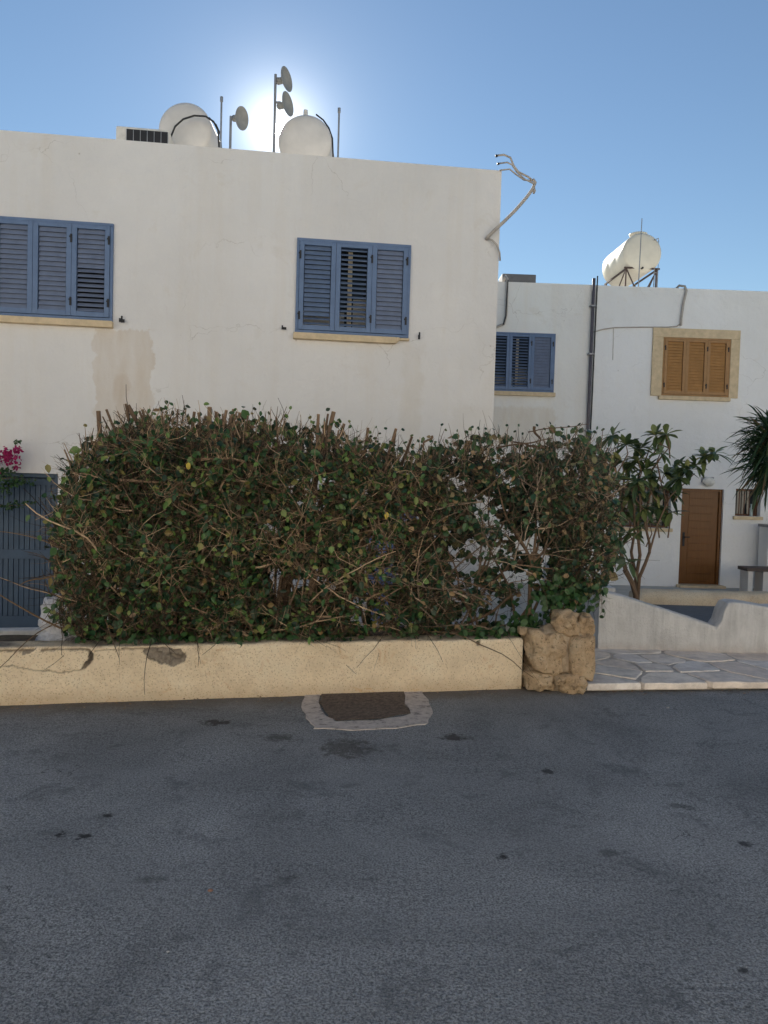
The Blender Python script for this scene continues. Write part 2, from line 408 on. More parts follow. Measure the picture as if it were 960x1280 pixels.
# stones
m = M('flagstone', (.4, .37, .33), .85, spec=.25)
isl = m.island()
c = m.ramp(isl, [(.0, (.78, .66, .56)), (.35, (.88, .80, .71)), (.7, (.76, .71, .67)), (1.0, (.88, .77, .65))])
c = m.mix(m.ramp(m.noise(6, 7, .7), [(.38, .55), (.62, 0.0)]), c, (.36, .31, .28))
MAT_FLAG = m.color(c).bump(m.noise(14, 6, .65), .012, .7).bump(m.noise(90, 3), .003).m
m = M('path_mortar', (.3, .28, .27), .95)
MAT_MORT = m.color(m.ramp(m.noise(25, 6, .7), [(.3, (.36, .32, .28)), (.7, (.56, .50, .44))])).bump(m.noise(80, 4), .006).m
m = M('ochre_fieldstone', (.45, .32, .18), .95, spec=.1)
isl = m.island()
c = m.ramp(m.noise(9, 8, .7, dist=.6), [(.30, (.32, .19, .09)), (.44, (.70, .48, .27)), (.58, (.84, .63, .39)), (.72, (.88, .75, .56))])
c = m.mix(m.math('MULTIPLY', isl, .55), c, (.56, .45, .35))
c = m.mix(m.ramp(m.noise(34, 6, .75), [(.34, .85), (.46, 0.0)]), c, (.17, .105, .06))
MAT_ROCK = m.color(c).bump(m.noise(22, 7, .75), .06, 1.0).bump(m.noise(90, 4, .7), .008, .8).m
m = M('pier_mortar', (.42, .33, .24), 1.0)
MAT_PMORT = m.color(m.ramp(m.noise(20, 7, .7), [(.3, (.36, .27, .18)), (.7, (.60, .48, .35))])).bump(m.noise(60, 5, .7), .02).m
m = M('concrete_collar', (.4, .36, .33), .95)
MAT_COLLAR = m.color(m.ramp(m.noise(17, 7, .75), [(.36, (.20, .175, .16)), (.46, (.50, .44, .40)), (.7, (.68, .61, .55))])).bump(m.noise(80, 5, .7), .01).m
m = M('brown_cover_patch', (.08, .06, .05), .95)
MAT_COVER = m.color(m.ramp(m.noise(40, 6, .75), [(.3, (.06, .045, .036)), (.55, (.16, .122, .098)), (.8, (.28, .23, .19))])).bump(m.noise(60, 5, .7), .015).m

def leafmat(name, stops, rough=.42, trans=.12):
    m = M(name, (.06, .1, .03), rough, spec=.35)
    c = m.ramp(m.island(), stops)
    m.color(c); 
    tr = m.n('ShaderNodeBsdfTranslucent'); m.l(c, tr.inputs[0])
    mx = m.n('ShaderNodeMixShader'); mx.inputs[0].default_value = trans
    out = m.nt.nodes['Material Output']; m.l(m.b.outputs[0], mx.inputs[1]); m.l(tr.outputs[0], mx.inputs[2]); m.l(mx.outputs[0], out.inputs[0])
    return m.m
MAT_LEAF1 = leafmat('hedge_leaves', [(0, (.010, .028, .014)), (.42, (.022, .060, .023)), (.72, (.050, .115, .034)), (.88, (.13, .21, .052)), (.93, (.19, .21, .06)), (1.0, (.22, .14, .06))])
MAT_LEAF2 = leafmat('shrub_leaves', [(0, (.012, .036, .020)), (.42, (.026, .066, .030)), (.72, (.055, .115, .042)), (.84, (.13, .15, .06)), (.94, (.28, .19, .10)), (1.0, (.34, .23, .12))])
MAT_DRY = leafmat('withered_leaves', [(0, (.20, .13, .08)), (.5, (.27, .19, .12)), (1, (.18, .11, .07))])
MAT_YELL = leafmat('yellow_leaf', [(0, (.50, .36, .04)), (1, (.50, .40, .06))])
MAT_LOQ = leafmat('loquat_leaves', [(0, (.045, .078, .034)), (.5, (.085, .130, .048)), (.85, (.16, .20, .07)), (1, (.30, .31, .12))], .4, .2)
MAT_PALM = leafmat('yucca_leaves', [(0, (.018, .045, .022)), (.6, (.038, .080, .035)), (.9, (.075, .12, .045)), (1, (.16, .10, .05))], .4, .15)
MAT_IVY = leafmat('ivy_leaves', [(0, (.020, .055, .018)), (1, (.045, .10, .03))])
MAT_FLOWER = leafmat('magenta_bracts', [(0, (.32, .012, .09)), (1, (.48, .03, .16))], .6, .35)
def barkmat(name, a, b, sc=30):
    m = M(name, a, .9, spec=.15)
    c = m.ramp(m.island(), [(0, tuple(.7 * p for p in a)), (.6, tuple(.8 * p + .2 * q for p, q in zip(a, b))), (1, b)])
    c = m.mix(m.ramp(m.noise(sc, 5, .7), [(.35, .5), (.65, 0)]), c, tuple(v * .5 for v in a))
    return m.color(c).bump(m.noise(70, 4, .7), .004).m
MAT_TWIG = barkmat('tan_twigs', (.20, .135, .085), (.66, .48, .31))
MAT_TWIGG = barkmat('grey_twigs', (.17, .125, .09), (.60, .46, .33))
MAT_SHADETWIG = barkmat('shade_painted_twigs', (.045, .032, .024), (.15, .105, .07))  # hedge's inner shade painted into the bark colour of its deeper twigs
MAT_BARK = barkmat('brown_bark', (.18, .12, .08), (.28, .19, .125))
MAT_CUT = simple('fresh_cut_wood', (.42, .29, .17), .9)
m = M('thin_plastic_bag', (.55, .56, .60), .35, spec=.5)
MAT_BAG = m.color(m.ramp(m.noise(6, 5), [(.35, (.40, .41, .46)), (.6, (.58, .58, .62))])).bump(m.noise(14, 5, .7, dist=1.0), .05, .9).m

# ------------------------------------------------------------------ setting
mb = MB(); mb.quad((-900, -900, GZ - .012), (900, -900, GZ - .012), (900, 900, GZ - .012), (-900, 900, GZ - .012))
struct(mb.build('ground', MAT_EARTH))
mb = MB(); mb.quad((-14, 5.2, GZ - .004), (22, 5.2, GZ - .004), (22, 17.2, GZ - .004), (-14, 17.2, GZ - .004))
struct(mb.build('courtyard', MAT_PAVE))
# road: a slab whose far edge follows the wall and the path
e1 = NW.pt(-7, -.1, 0); e2 = NW.pt(NWLEN + .02, -.1, 0)
pf0 = atZ(728, 865, 0); pf1 = atZ(958, 862, 0); pslope = (pf1.y - pf0.y) / (pf1.x - pf0.x)
PF = Fr(pf0, math.atan(pslope))
e3 = PF.pt(.25, -.15, 0); e4 = PF.pt(9, -.15, 0)
out = [V((-60, -3.4, 0)), V((60, -3.4, 0)), V((60, e4.y + 2, 0)), e4, e3, e2, e1, V((-60, e1.y - 8, 0))]
mb = MB(); mb.poly(out); mb.poly([p + V((0, 0, -.6)) for p in reversed(out)])
for i in range(len(out)):
    a, b = out[i], out[(i + 1) % len(out)]; mb.quad(a + V((0, 0, -.6)), b + V((0, 0, -.6)), b, a)
struct(mb.build('road', MAT_ASPH))

# concrete collar round the sunken drain cover against the wall
def flat(name, pts, z, mat, parent=None, th=.004, jit=.014, sub=6):
    q = []
    for i in range(len(pts)):
        a, b = pts[i], pts[(i + 1) % len(pts)]
        for k in range(sub):
            p = a.lerp(b, k / sub); q.append(p + V((random.uniform(-jit, jit), random.uniform(-jit, jit), 0)))
    mb = MB(); mb.poly([V((p.x, p.y, z)) for p in q])
    for i in range(len(q)):
        a, b = q[i], q[(i + 1) % len(q)]; mb.quad((a.x, a.y, z - th), (b.x, b.y, z - th), (b.x, b.y, z), (a.x, a.y, z))
    return mb
gp = lambda *l: [atZ(a, b, 0) for a, b in l]
root = thing('drain_cover', 'brown drain cover in a broken pale concrete collar at the foot of the yellow wall', 'drain cover', atZ(460, 890, 0))
flat('c', gp((381, 864), (379, 884), (386, 903), (394, 911), (440, 913), (495, 911), (530, 906), (541, 896), (536, 880), (528, 864), (504, 864), (508, 880), (512, 894), (470, 901), (420, 903), (408, 896), (400, 880), (403, 864)), .006, MAT_COLLAR, th=.005, sub=4).build('collar', MAT_COLLAR, root)
flat('c', gp((404, 862), (401, 880), (409, 896), (421, 902), (470, 900), (511, 893), (507, 880), (503, 862)), .010, MAT_COVER, th=.003, sub=4).build('cover', MAT_COVER, root)
# small litter and pebbles on the road
for (px, py, r_, col, lab) in ((263, 1114, .008, (.26, .15, .11), 'tiny reddish brick chip lying on the asphalt'), (210, 1190, .004, (.5, .48, .45), 'tiny pale pebble lying on the asphalt near the left'), (650, 1213, .004, (.45, .43, .42), 'tiny grey pebble on the near asphalt'), (835, 885, .008, (.4, .37, .33), 'small pale stone chip on the road below the path')):
    q = atZ(px, py, 0); mb = MB(); mb.blob(q + V((0, 0, r_ * .45)), (r_ * 1.4, r_, r_ * .6), .3, 2, px, 10, 7)
    tag(mb.build('stone_chip', simple('chip_%d' % px, col, .9), at=q), lab, 'stone chip')

# ------------------------------------------------------------------ openings in walls
def wall_panel(mb, fr, s0, s1, z0, z1, holes, n0=-.25, n1=0.0):
    ss = sorted({s0, s1, *[h[0] for h in holes], *[h[1] for h in holes]}); zs = sorted({z0, z1, *[h[2] for h in holes], *[h[3] for h in holes]})
    for i in range(len(ss) - 1):
        for j in range(len(zs) - 1):
            cs, cz = (ss[i] + ss[i + 1]) / 2, (zs[j] + zs[j + 1]) / 2
            if any(h[0] < cs < h[1] and h[2] < cz < h[3] for h in holes): continue
            for n, flip in ((n1, 0), (n0, 1)):
                q = [fr.pt(ss[i], n, zs[j]), fr.pt(ss[i + 1], n, zs[j]), fr.pt(ss[i + 1], n, zs[j + 1]), fr.pt(ss[i], n, zs[j + 1])]
                mb.quad(*(reversed(q) if flip else q))
    P = fr.pt
    for (a, b, c, d) in [(s0, s1, z0, z1)] + list(holes):
        mb.quad(P(a, n1, c), P(a, n0, c), P(b, n0, c), P(b, n1, c)); mb.quad(P(a, n1, d), P(b, n1, d), P(b, n0, d), P(a, n0, d))
        mb.quad(P(a, n1, c), P(a, n1, d), P(a, n0, d), P(a, n0, c)); mb.quad(P(b, n1, c), P(b, n0, c), P(b, n0, d), P(b, n1, d))

def shutters(fr, rc, root, matf, mats, tilts, hinges=(0, 2, 3), gap_rows=None, sill=True, sill_ov=(.03, .03), sill_h=.085, sill_break=False, nproud=.035, curtain=False):
    s0, s1, z0, z1 = rc; w = (s1 - s0)
    f = MB(); fw = .035
    f.fbox(fr, s0, s1, z1 - fw, z1, -.05, nproud); f.fbox(fr, s0, s1, z0, z0 + fw, -.05, nproud)
    f.fbox(fr, s0, s0 + fw, z0 + fw + .001, z1 - fw - .001, -.05, nproud); f.fbox(fr, s1 - fw, s1, z0 + fw + .001, z1 - fw - .001, -.05, nproud)
    win = f.build('window', matf, root, bevel=.004, at=fr.pt((s0 + s1) / 2, 0, z0))
    n = len(tilts); iw = (w - 2 * fw) / n; st = .058 if w > 1.2 else .05
    for k in range(n):
        a = s0 + fw + k * iw + .002; b = a + iw - .004; za, zb = z0 + fw + .004, z1 - fw - .004
        L = MB(); npz = nproud + .012
        L.fbox(fr, a, a + st, za, zb, -.02, npz); L.fbox(fr, b - st, b, za, zb, -.02, npz)
        L.fbox(fr, a + st + .001, b - st - .001, za, za + st, -.02, npz - .001); L.fbox(fr, a + st + .001, b - st - .001, zb - st * .8, zb, -.02, npz - .001)
        nf = len(L.f); S = L; zz0 = za + st; zz1 = zb - st * .8; rows = 17; pitch = (zz1 - zz0) / rows
        for r in range(rows):
            t = tilts[k](r / (rows - 1)); zc = zz0 + (r + .5) * pitch
            t += random.uniform(-.02, .02)
            S.slat(fr, a + st + .006, b - st - .006, zc, .016, pitch * 1.16, .007, t)
        lf = L.build('shutter_leaf', [matf, mats[k]], win, bevel=.0015)
        for fi in range(nf, len(L.f)): lf.data.polygons[fi].material_index = 1
    for k in hinges:
        sc_ = s0 + fw + k * iw + (-.012 if k == n else (.012 if k == 0 else -.004))
        for zc in (z0 + (z1 - z0) * .18, z0 + (z1 - z0) * .82):
            H = MB(); H.fbox(fr, sc_ - .011, sc_ + .011, zc - .05, zc + .05, nproud + .010, nproud + .026)
            H.fbox(fr, sc_ - .022, sc_ + .004, zc + .01, zc + .03, nproud + .010, nproud + .022)
            H.build('hinge', MAT_HINGE, win, bevel=.002)
    g = MB(); g.fbox(fr, s0 + .02, s1 - .02, z0 + .02, z1 - .02, -.235, -.225); g.build('pane', MAT_GLASS, win)
    if curtain:
        c = MB(); q0 = s0 + fw + iw * 1.36; c.fbox(fr, q0, q0 + .055, z0 + .06, z1 - .1, -.13, -.11); c.build('curtain', MAT_CURTAIN, win)
        c = MB(); c.fbox(fr, s0 + fw + .03, q0 - .03, z0 + .05, z0 + .32, -.20, -.19); c.fbox(fr, q0 + .08, s0 + fw + 2 * iw, z0 + .05, z0 + .5, -.20, -.19); c.build('blind', MAT_BLIND, win)
    if sill:
        S = MB()
        if sill_break:
            S.fbox(fr, s0 - sill_ov[0], s1 - .17, z0 - sill_h, z0 - .006, -.1, .09)
            S.hexa([fr.pt(s1 - .169, .09, z0 - sill_h), fr.pt(s1 - .12, .075, z0 - sill_h * .5), fr.pt(s1 - .12, -.1, z0 - sill_h * .5), fr.pt(s1 - .169, -.1, z0 - sill_h),
                    fr.pt(s1 - .169, .09, z0 - .006), fr.pt(s1 - .12, .085, z0 - .006), fr.pt(s1 - .12, -.1, z0 - .006), fr.pt(s1 - .169, -.1, z0 - .006)])
            S.fbox(fr, s1 - .119, s1 + .01, z0 - .035, z0 - .006, -.1, .05)
        else: S.fbox(fr, s0 - sill_ov[0], s1 + sill_ov[1], z0 - sill_h, z0 - .006, -.1, .09)
        S.build('sill', MAT_SILL, win, bevel=.008)
    return win
closed = lambda r: 1.10
opn = lambda r: .55
mid_ = lambda r: .75
lowopen = lambda r: .72 if r < .52 else 1.10
lowopen2 = lambda r: 1.0 if r > .12 else .5

def house_shell(fr, s0, s1, z1, depth, holes, root, mat, name='wall'):
    mb = MB(); wall_panel(mb, fr, s0, s1, GZ - .1, z1, holes); mb.build(name, mat, root)
    b = MB(); b.fbox(fr, s0, s0 + .2, GZ - .1, z1, -depth, -.252); b.fbox(fr, s1 - .2, s1, GZ - .1, z1, -depth, -.252)
    b.fbox(fr, s0 + .202, s1 - .202, GZ - .1, z1, -depth, -depth + .2); b.build('side_walls', mat, root)
    r_ = MB(); r_.fbox(fr, s0 + .204, s1 - .204, z1 - .45, z1 - .32, -depth + .202, -.254); r_.build('roof', MAT_ROOF, root)
    d = MB(); d.fbox(fr, s0 + .21, s1 - .21, GZ, z1 - .5, -1.0, -.95); d.build('dark_backing', MAT_DARK, root)  # near-black sheet, paints the darkness of the rooms behind the openings

# ------------------------------------------------------------------ main house
ptl = MAINF.hit(0, 163); ptr = MAINF.hit(627.5, 213)
corner_s = (MAINF.hit(627.5, 213)[0] + MAINF.hit(617, 500)[0]) / 2
ztop = (MAINF.hit(0, 163)[1] + MAINF.hit(300, 186.5)[1] + ptr[1]) / 3
left_s = -7.2
wm = MAINF.rect(371, 298, 513, 307, 511, 423, 369, 416)
wlft = MAINF.rect(-12, 270.5, 141, 280, 142.5, 402, -9, 394.5)
gate = (MAINF.hit(-60, 640)[0], MAINF.hit(72, 640)[0], GZ + .02, MAINF.hit(40, 591.5)[1])
bd0 = MAINF.hit(462, 640)[0]; bd1 = MAINF.hit(521, 640)[0]
bdoor = (bd0, bd1, GZ + .02, GZ + 2.1)
root = thing('house', 'white house with blue louvred shutters, directly behind the hedge and nearest to the street', 'house', MAINF.pt(0, 0, GZ))
HOUSE1 = root
house_shell(MAINF, left_s, corner_s, ztop, 7.5, [wm, wlft, gate, bdoor], root, MAT_MAIN.m)
shutters(MAINF, wlft, root, MAT_BLUE, [MAT_BLUE_SLAT, MAT_BLUE_SLAT, MAT_BLUE_SLAT], [closed, closed, lowopen], hinges=(0, 2, 3), sill_ov=(.03, .01))
shutters(MAINF, wm, root, MAT_BLUE, [MAT_BLUE_SLAT2, MAT_BLUE_SLAT2, MAT_BLUE_SLAT], [lowopen2, opn, closed], hinges=(0, 2, 3), sill_ov=(.02, .0), sill_break=True, curtain=True)
# garden gate / door at the left
def plank_door(fr, rc, mat, root, rails, n=-.12, plank=.062, handle=True, frame=.05):
    s0, s1, z0, z1 = rc
    f = MB(); f.fbox(fr, s0, s0 + frame, z0, z1, n - .04, n + .07); f.fbox(fr, s1 - frame, s1, z0, z1, n - .04, n + .07); f.fbox(fr, s0 + frame + .001, s1 - frame - .001, z1 - frame, z1 - .001, n - .04, n + .069)
    d = f.build('door', mat, root, bevel=.004, at=fr.pt((s0 + s1) / 2, n, z0))
    p = MB(); a = s0 + frame + .004
    while a < s1 - frame - .01:
        b = min(a + plank, s1 - frame - .004); p.fbox(fr, a + .004, b - .004, z0 + .06, z1 - frame - .006, n - .012, n + .008); a = b
    p.fbox(fr, s0 + frame + .004, s1 - frame - .004, z0 + .06, z1 - frame - .006, n - .03, n - .013)
    p.build('planks', mat, d, bevel=.003)
    for (za, zb) in rails:
        rr = MB(); rr.fbox(fr, s0 + frame + .006, s1 - frame - .006, za, zb, n + .009, n + .024); rr.build('rail', mat, d, bevel=.003)
    if handle:
        h = MB(); h.fbox(fr, s1 - frame - .09, s1 - frame - .06, z0 + .95, z0 + 1.1, n + .025, n + .035); h.tube([fr.pt(s1 - frame - .075, n + .03, z0 + 1.03), fr.pt(s1 - frame - .075, n + .07, z0 + 1.03), fr.pt(s1 - frame - .17, n + .07, z0 + 1.03)], .009, 8); h.build('handle', MAT_HINGE, d)
    return d
zz = lambda y: MAINF.hit(40, y)[1]
plank_door(MAINF, gate, MAT_GATE, root, [(zz(700), zz(688)), (zz(606), zz(599)), (zz(790), zz(772))], handle=False)
plank_door(MAINF, bdoor, MAT_DOORBLUE, root, [(.6, .7)], n=-.05)
for (a, b, v) in ((153, 401, 0), (355, 411, 1), (523, 421, 2)):
    s_, z_ = MAINF.hit(a, b); c = MB()
    c.tube([MAINF.pt(s_, -.01, z_), MAINF.pt(s_, .06, z_)], .007, 8)
    if v == 1: c.fbox(MAINF, s_ - .03, s_ + .03, z_ - .018, z_ + .012, .04, .055); c.fbox(MAINF, s_ - .03, s_ - .012, z_ - .01, z_ + .03, .056, .07)
    elif v == 0: c.fbox(MAINF, s_ - .008, s_ + .012, z_ - .03, z_ + .05, .04, .055); c.fbox(MAINF, s_ - .03, s_ - .01, z_ - .025, z_ + .02, .042, .06); c.fbox(MAINF, s_ + .013, s_ + .035, z_ - .03, z_ + .01, .042, .06)
    else: c.fbox(MAINF, s_ - .012, s_ + .014, z_ - .04, z_ + .015, .04, .058); c.fbox(MAINF, s_ - .004, s_ + .014, z_ + .0155, z_ + .05, .042, .056)
    c.build('shutter_catch', MAT_HINGE, root, bevel=.002)
# loose conduits at the corner of the house
c = MB()
P = lambda a, b, n: MAINF.pt(MAINF.hit(a, b, n)[0], n, MAINF.hit(a, b, n)[1])
c.tube([P(608, 299, .01), P(610, 296, .05), P(617, 289, .09), P(630, 277, .12), P(645, 262, .14), P(658, 247, .15), P(666, 236, .15), P(669, 228, .15), P(666, 224, .15)], .021, 8)
c.tube([P(669, 228, .15), P(660, 221, .14), P(648, 215, .13), P(642, 207, .12), P(638, 197, .12), P(630, 193.5, .12), P(621, 194.5, .11)], .013, 7)
c.tube([P(668, 230, .17), P(656, 224, .16), P(646, 215, .15), P(640, 206, .15), P(634, 203, .14), P(623, 204.5, .13)], .010, 7)
c.tube([P(667, 226, .13), P(655, 225, .12), P(645, 218, .10), P(637, 211.5, .06), P(624, 213, .03)], .010, 7)
c.tube([P(608, 298, .03), P(615, 300, .05), P(621, 306, .05), P(624.5, 316, .04), P(625, 326, .02)], .012, 7)
c.tube([P(667, 234, .15), P(668, 239, .16), P(667, 242, .16)], [.016, .02, .012], 6)
co = c; c = MB(); c.tube([P(621.5, 194.5, .11), P(619.5, 195.2, .11)], .018, 7); c.tube([P(624, 204.5, .13), P(621.5, 205, .13)], .015, 7); co.merge(c, 1); co.build('conduit', [MAT_PVC, MAT_CABLE], root, smooth=True)

# ------------------------------------------------------------------ roof things of the main house
NR = -1.6
RP = lambda a, b, n=NR: MAINF.pt(MAINF.hit(a, b, n)[0], n, MAINF.hit(a, b, n)[1])
zroof = ztop - .32
def px(n=NR): return (RP(400, 180, n) - RP(399, 180, n)).length
def tank(fr_u, c, r, L, axis, label, mat, capd=.22, rings=0, knob=True):
    base = V((c.x, c.y, zroof)); axis = V(axis).normalized(); t = thing('water_tank', label, 'water tank', base)
    prof = [(0, -L / 2 - r * capd)] + [(r * math.sin(a), -L / 2 - r * capd * math.cos(a)) for a in [R(x) for x in (15, 30, 45, 60, 75, 86)]] + [(r, -L / 2 + .02)]
    for k in range(1, 6):
        h = -L / 2 + L * k / 6; prof += [(r, h - .025), (r * .985, h - .012), (r * .985, h + .012), (r, h + .025)] if rings else [(r, h)]
    prof += [(r, L / 2 - .02)] + [(r * math.sin(a), L / 2 + r * capd * math.cos(a)) for a in [R(x) for x in (86, 75, 60, 45, 30, 15)]] + [(0, L / 2 + r * capd)]
    b = MB(); b.lathe(c, axis, prof, 40); b.build('tank_body', mat, t, smooth=True)
    s_ = MB()
    sd = V((-axis.y, axis.x, 0)).normalized()
    for e in (-.32, .32):
        p = c + axis * (L * e)
        for q in (-1, 1): s_.tube([p + sd * (q * r * .75) + V((0, 0, -r * .55)), V((p.x + sd.x * q * r * .85, p.y + sd.y * q * r * .85, zroof))], .02, 6)
        s_.tube([p + sd * (-r * .75) + V((0, 0, -r * .72)), p + sd * (r * .75) + V((0, 0, -r * .72))], .018, 6)
    s_.build('stand', MAT_STEEL, t)
    return t
u = px()
tfront = V((.22, -1.0, 0))
c1 = RP(240, 170, -1.5)
t1 = tank(None, RP(231, 161, -1.3) + V((0, .33, 0)), 32.5 * px(-1.3), .6, (0, -1, 0), 'pale round ended water tank beside the grey air conditioner on the near roof', MAT_TANK, .25)
h = MB(); h.tube([RP(213, 183, -1.1), RP(214, 170, -1.1), RP(219, 158, -1.1), RP(229, 149, -1.1), RP(243, 144.5, -1.1), RP(257, 145.5, -1.1), RP(267, 152, -1.1), RP(272.5, 163, -1.1), RP(274, 184, -1.1)], .013, 7)
h.tube([RP(261, 147, -1.12), RP(270, 156, -1.15), RP(275.5, 168, -1.2), RP(276.5, 186, -1.2)], .012, 7); h.build('hose', MAT_CABLE, t1, smooth=True)
t2 = tank(None, RP(381, 176, -1.5) + V((0, .5, 0)), 33.5 * px(-1.5), .9, (0, -1, 0), 'round ended water tank right beside the sun and the twin dish pole', MAT_TANK, .25)
h = MB(); h.tube([RP(395, 143, -1.6), RP(404, 150, -1.6), RP(411, 160, -1.55), RP(415.5, 173, -1.5), RP(416.5, 200, -1.5)], .012, 7); h.build('hose', MAT_CABLE, t2, smooth=True)
h = MB(); q = RP(382, 143.5, -1.62); h.lathe(q, (0, 0, 1), [(.0, .07), (.03, .065), (.035, .0), (.035, -.05)], 14); h.build('cap', MAT_TANK, t2)
# air conditioner
a0, z0 = MAINF.hit(144.5, 182, -.9); a1, z1 = MAINF.hit(212, 163, -.9); z1 = MAINF.hit(180, 159.5, -.9)[1]
t = thing('air_conditioner', 'boxy air conditioner with dark grille at the left end of the near roof', 'air conditioner', MAINF.pt((a0 + a1) / 2, -.9, zroof))
b = MB(); b.fbox(MAINF, a0, a1, zroof, z1, -1.45, -.9); b.build('casing', MAT_ACW, t, bevel=.02)
g = MB(); g0_ = MAINF.hit(158, 170, -.89)[0]; g1_ = a1 - .02
g.fbox(MAINF, g0_, g1_, zroof + .05, z1 - .04, -.899, -.885); g.build('grille', MAT_HINGE, t)
g = MB()
for k in range(9): g.fbox(MAINF, g0_ + .01, g1_ - .01, zroof + .07 + k * .065, zroof + .085 + k * .065, -.884, -.874)
for k in range(7): q = g0_ + (g1_ - g0_) * k / 6; g.fbox(MAINF, q, q + .008, zroof + .06, z1 - .05, -.873, -.868)
g.build('grille_bars', MAT_STEEL, t)
# rods
for (a, yt, lab) in ((277, 123, 'thin upright metal rod between the left tank and the single dish'), (424, 137, 'thin upright metal rod just right of the tank by the sun')):
    n_ = -.7; p0 = RP(a, yt, n_); mb = MB(); mb.tube([V((p0.x, p0.y, zroof)), p0], .0125, 8); mb.lathe(p0, (0, 0, 1), [(0, .03), (.02, .02), (.02, -.04), (.012, -.05)], 10)
    tag(mb.build('roof_rod', MAT_STEEL, at=(p0.x, p0.y, zroof)), lab, 'metal rod', 'thin rods on the near roof')
# dish antennas
def dish(root, c, d, r):
    d = V(d).normalized(); m_ = MB()
    prof = [(0, 0)] + [(r * k / 8, .32 * r * (k / 8) ** 2) for k in range(1, 9)] + [(r * 1.04, .33 * r), (r * 1.04, .30 * r)] + [(r * k / 8, .32 * r * (k / 8) ** 2 - .008) for k in range(8, 0, -1)] + [(0, -.008)]
    m_.lathe(c, d, prof, 28); o = m_.build('dish', MAT_DISH, root, smooth=True)
    m_ = MB(); m_.lathe(c - d * .005, -d, [(0.03, 0), (.045, .01), (.045, .09), (.03, .11), (0, .11)], 14); m_.build('radio_unit', MAT_DISH, root, smooth=True)
p = RP(288.5, 148, -1.3)
t = thing('dish_antenna', 'short pole carrying one small dish, left of the sun on the near roof', 'antenna', (p.x, p.y, zroof), 'small dish antennas on the near roof')
mb = MB(); mb.tube([V((p.x, p.y, zroof)), V((p.x, p.y, p.z + .03))], .018, 8); q = RP(295, 146, -1.3); mb.tube([p + V((0, 0, 0)), q], .014, 7); mb.build('pole', MAT_STEEL, t)
dish(t, RP(299, 148, -1.3), (.90, -.40, -.16), .148)
pt_ = RP(344.5, 93, -1.3); 
t = thing('dish_antenna', 'tall pole carrying two small dishes one above the other, in front of the sun', 'antenna', (pt_.x, pt_.y, zroof), 'small dish antennas on the near roof')
mb = MB(); mb.tube([V((pt_.x, pt_.y, zroof)), V((pt_.x, pt_.y, pt_.z))], .019, 8)
for yy in (98, 128): mb.tube([RP(345, yy, -1.3), RP(351, yy, -1.3)], .016, 7)
mb.build('pole', MAT_STEEL, t)
dish(t, RP(354.5, 100, -1.3), (.93, -.36, .08), .158); dish(t, RP(356, 131, -1.3), (.93, -.36, .08), .158)

# ------------------------------------------------------------------ far houses
SPL = FARF.hit(739.5, 440)[0]
ztf = (FARF.hit(700, 354.5)[1] + FARF.hit(900, 362)[1]) / 2
wb = FARF.rect(608, 414.8, 694.5, 417.4, 691.5, 490.5, 605, 488.5)
root = thing('house', 'set back white house whose only blue shuttered window is half hidden by the near house', 'house', FARF.pt(SPL - 2.5, 0, GZ))
house_shell(FARF, SPL - 6.5, SPL - .002, ztf, 7, [wb], root, MAT_FAR1.m)
shutters(FARF, wb, root, MAT_BLUE, [MAT_BLUE_SLAT2, MAT_BLUE_SLAT2, MAT_BLUE_SLAT], [opn, opn, closed], curtain=True, sill_h=.09)
PFR = lambda a, b, n: FARF.pt(FARF.hit(a, b, n)[0], n, FARF.hit(a, b, n)[1])
c = MB(); c.tube([PFR(629, 352, -.1), PFR(632, 345, -.02), PFR(634, 348, .05), PFR(633.5, 370, .05), PFR(632.5, 395, .05), PFR(630, 405, .05), PFR(620, 409, .05), PFR(606, 408, .04)], .028, 8); c.build('roof_pipe', MAT_PVC, root, smooth=True)
c = MB(); c.tube([PFR(635, 350, .07), PFR(633.5, 372, .085), PFR(632.5, 395, .085), PFR(629, 406, .085)], .012, 6); c.build('cable', MAT_CABLE, root)
c = MB(); c.tube([FARF.pt(FARF.hit(742.6, 348, .06)[0], .06, FARF.hit(742, 348, .06)[1]), FARF.pt(FARF.hit(742, 348, .06)[0] - .005, .06, GZ + .1)], .034, 10); dp = c.build('downpipe', MAT_PIPE, root, smooth=True)
c = MB()
for z_ in (1.2, 2.8, 4.4, 5.4):
    s_ = FARF.hit(742.2, 348, .06)[0]; c.fbox(FARF, s_ - .06, s_ + .06, z_, z_ + .03, .001, .11)
c.build('pipe_bracket', MAT_STEEL, dp)
c = MB(); c.tube([PFR(747, 345, .03), PFR(740, 500, .03), PFR(737, 560, .03)], .014, 6); c.build('cable', MAT_CABLE, root)
# AC box on its roof
a0, _ = FARF.hit(628, 350, -.6); a1, _ = FARF.hit(670, 350, -.6); z1 = FARF.hit(650, 342.5, -.6)[1]
t = thing('air_conditioner', 'low dark grey air conditioner on the far roof beside the near house corner', 'air conditioner', FARF.pt((a0 + a1) / 2, -.9, ztf - .32))
b = MB(); b.fbox(FARF, a0, a1, ztf - .32, z1, -1.1, -.6); b.build('casing', simple('grey_casing', (.12, .12, .125), .6), t, bevel=.015)
b = MB()
for k in range(6): b.fbox(FARF, a0 + .03, a1 - .03, ztf - .28 + k * .08, ztf - .25 + k * .08, -.598, -.588)
b.build('grille', MAT_HINGE, t)

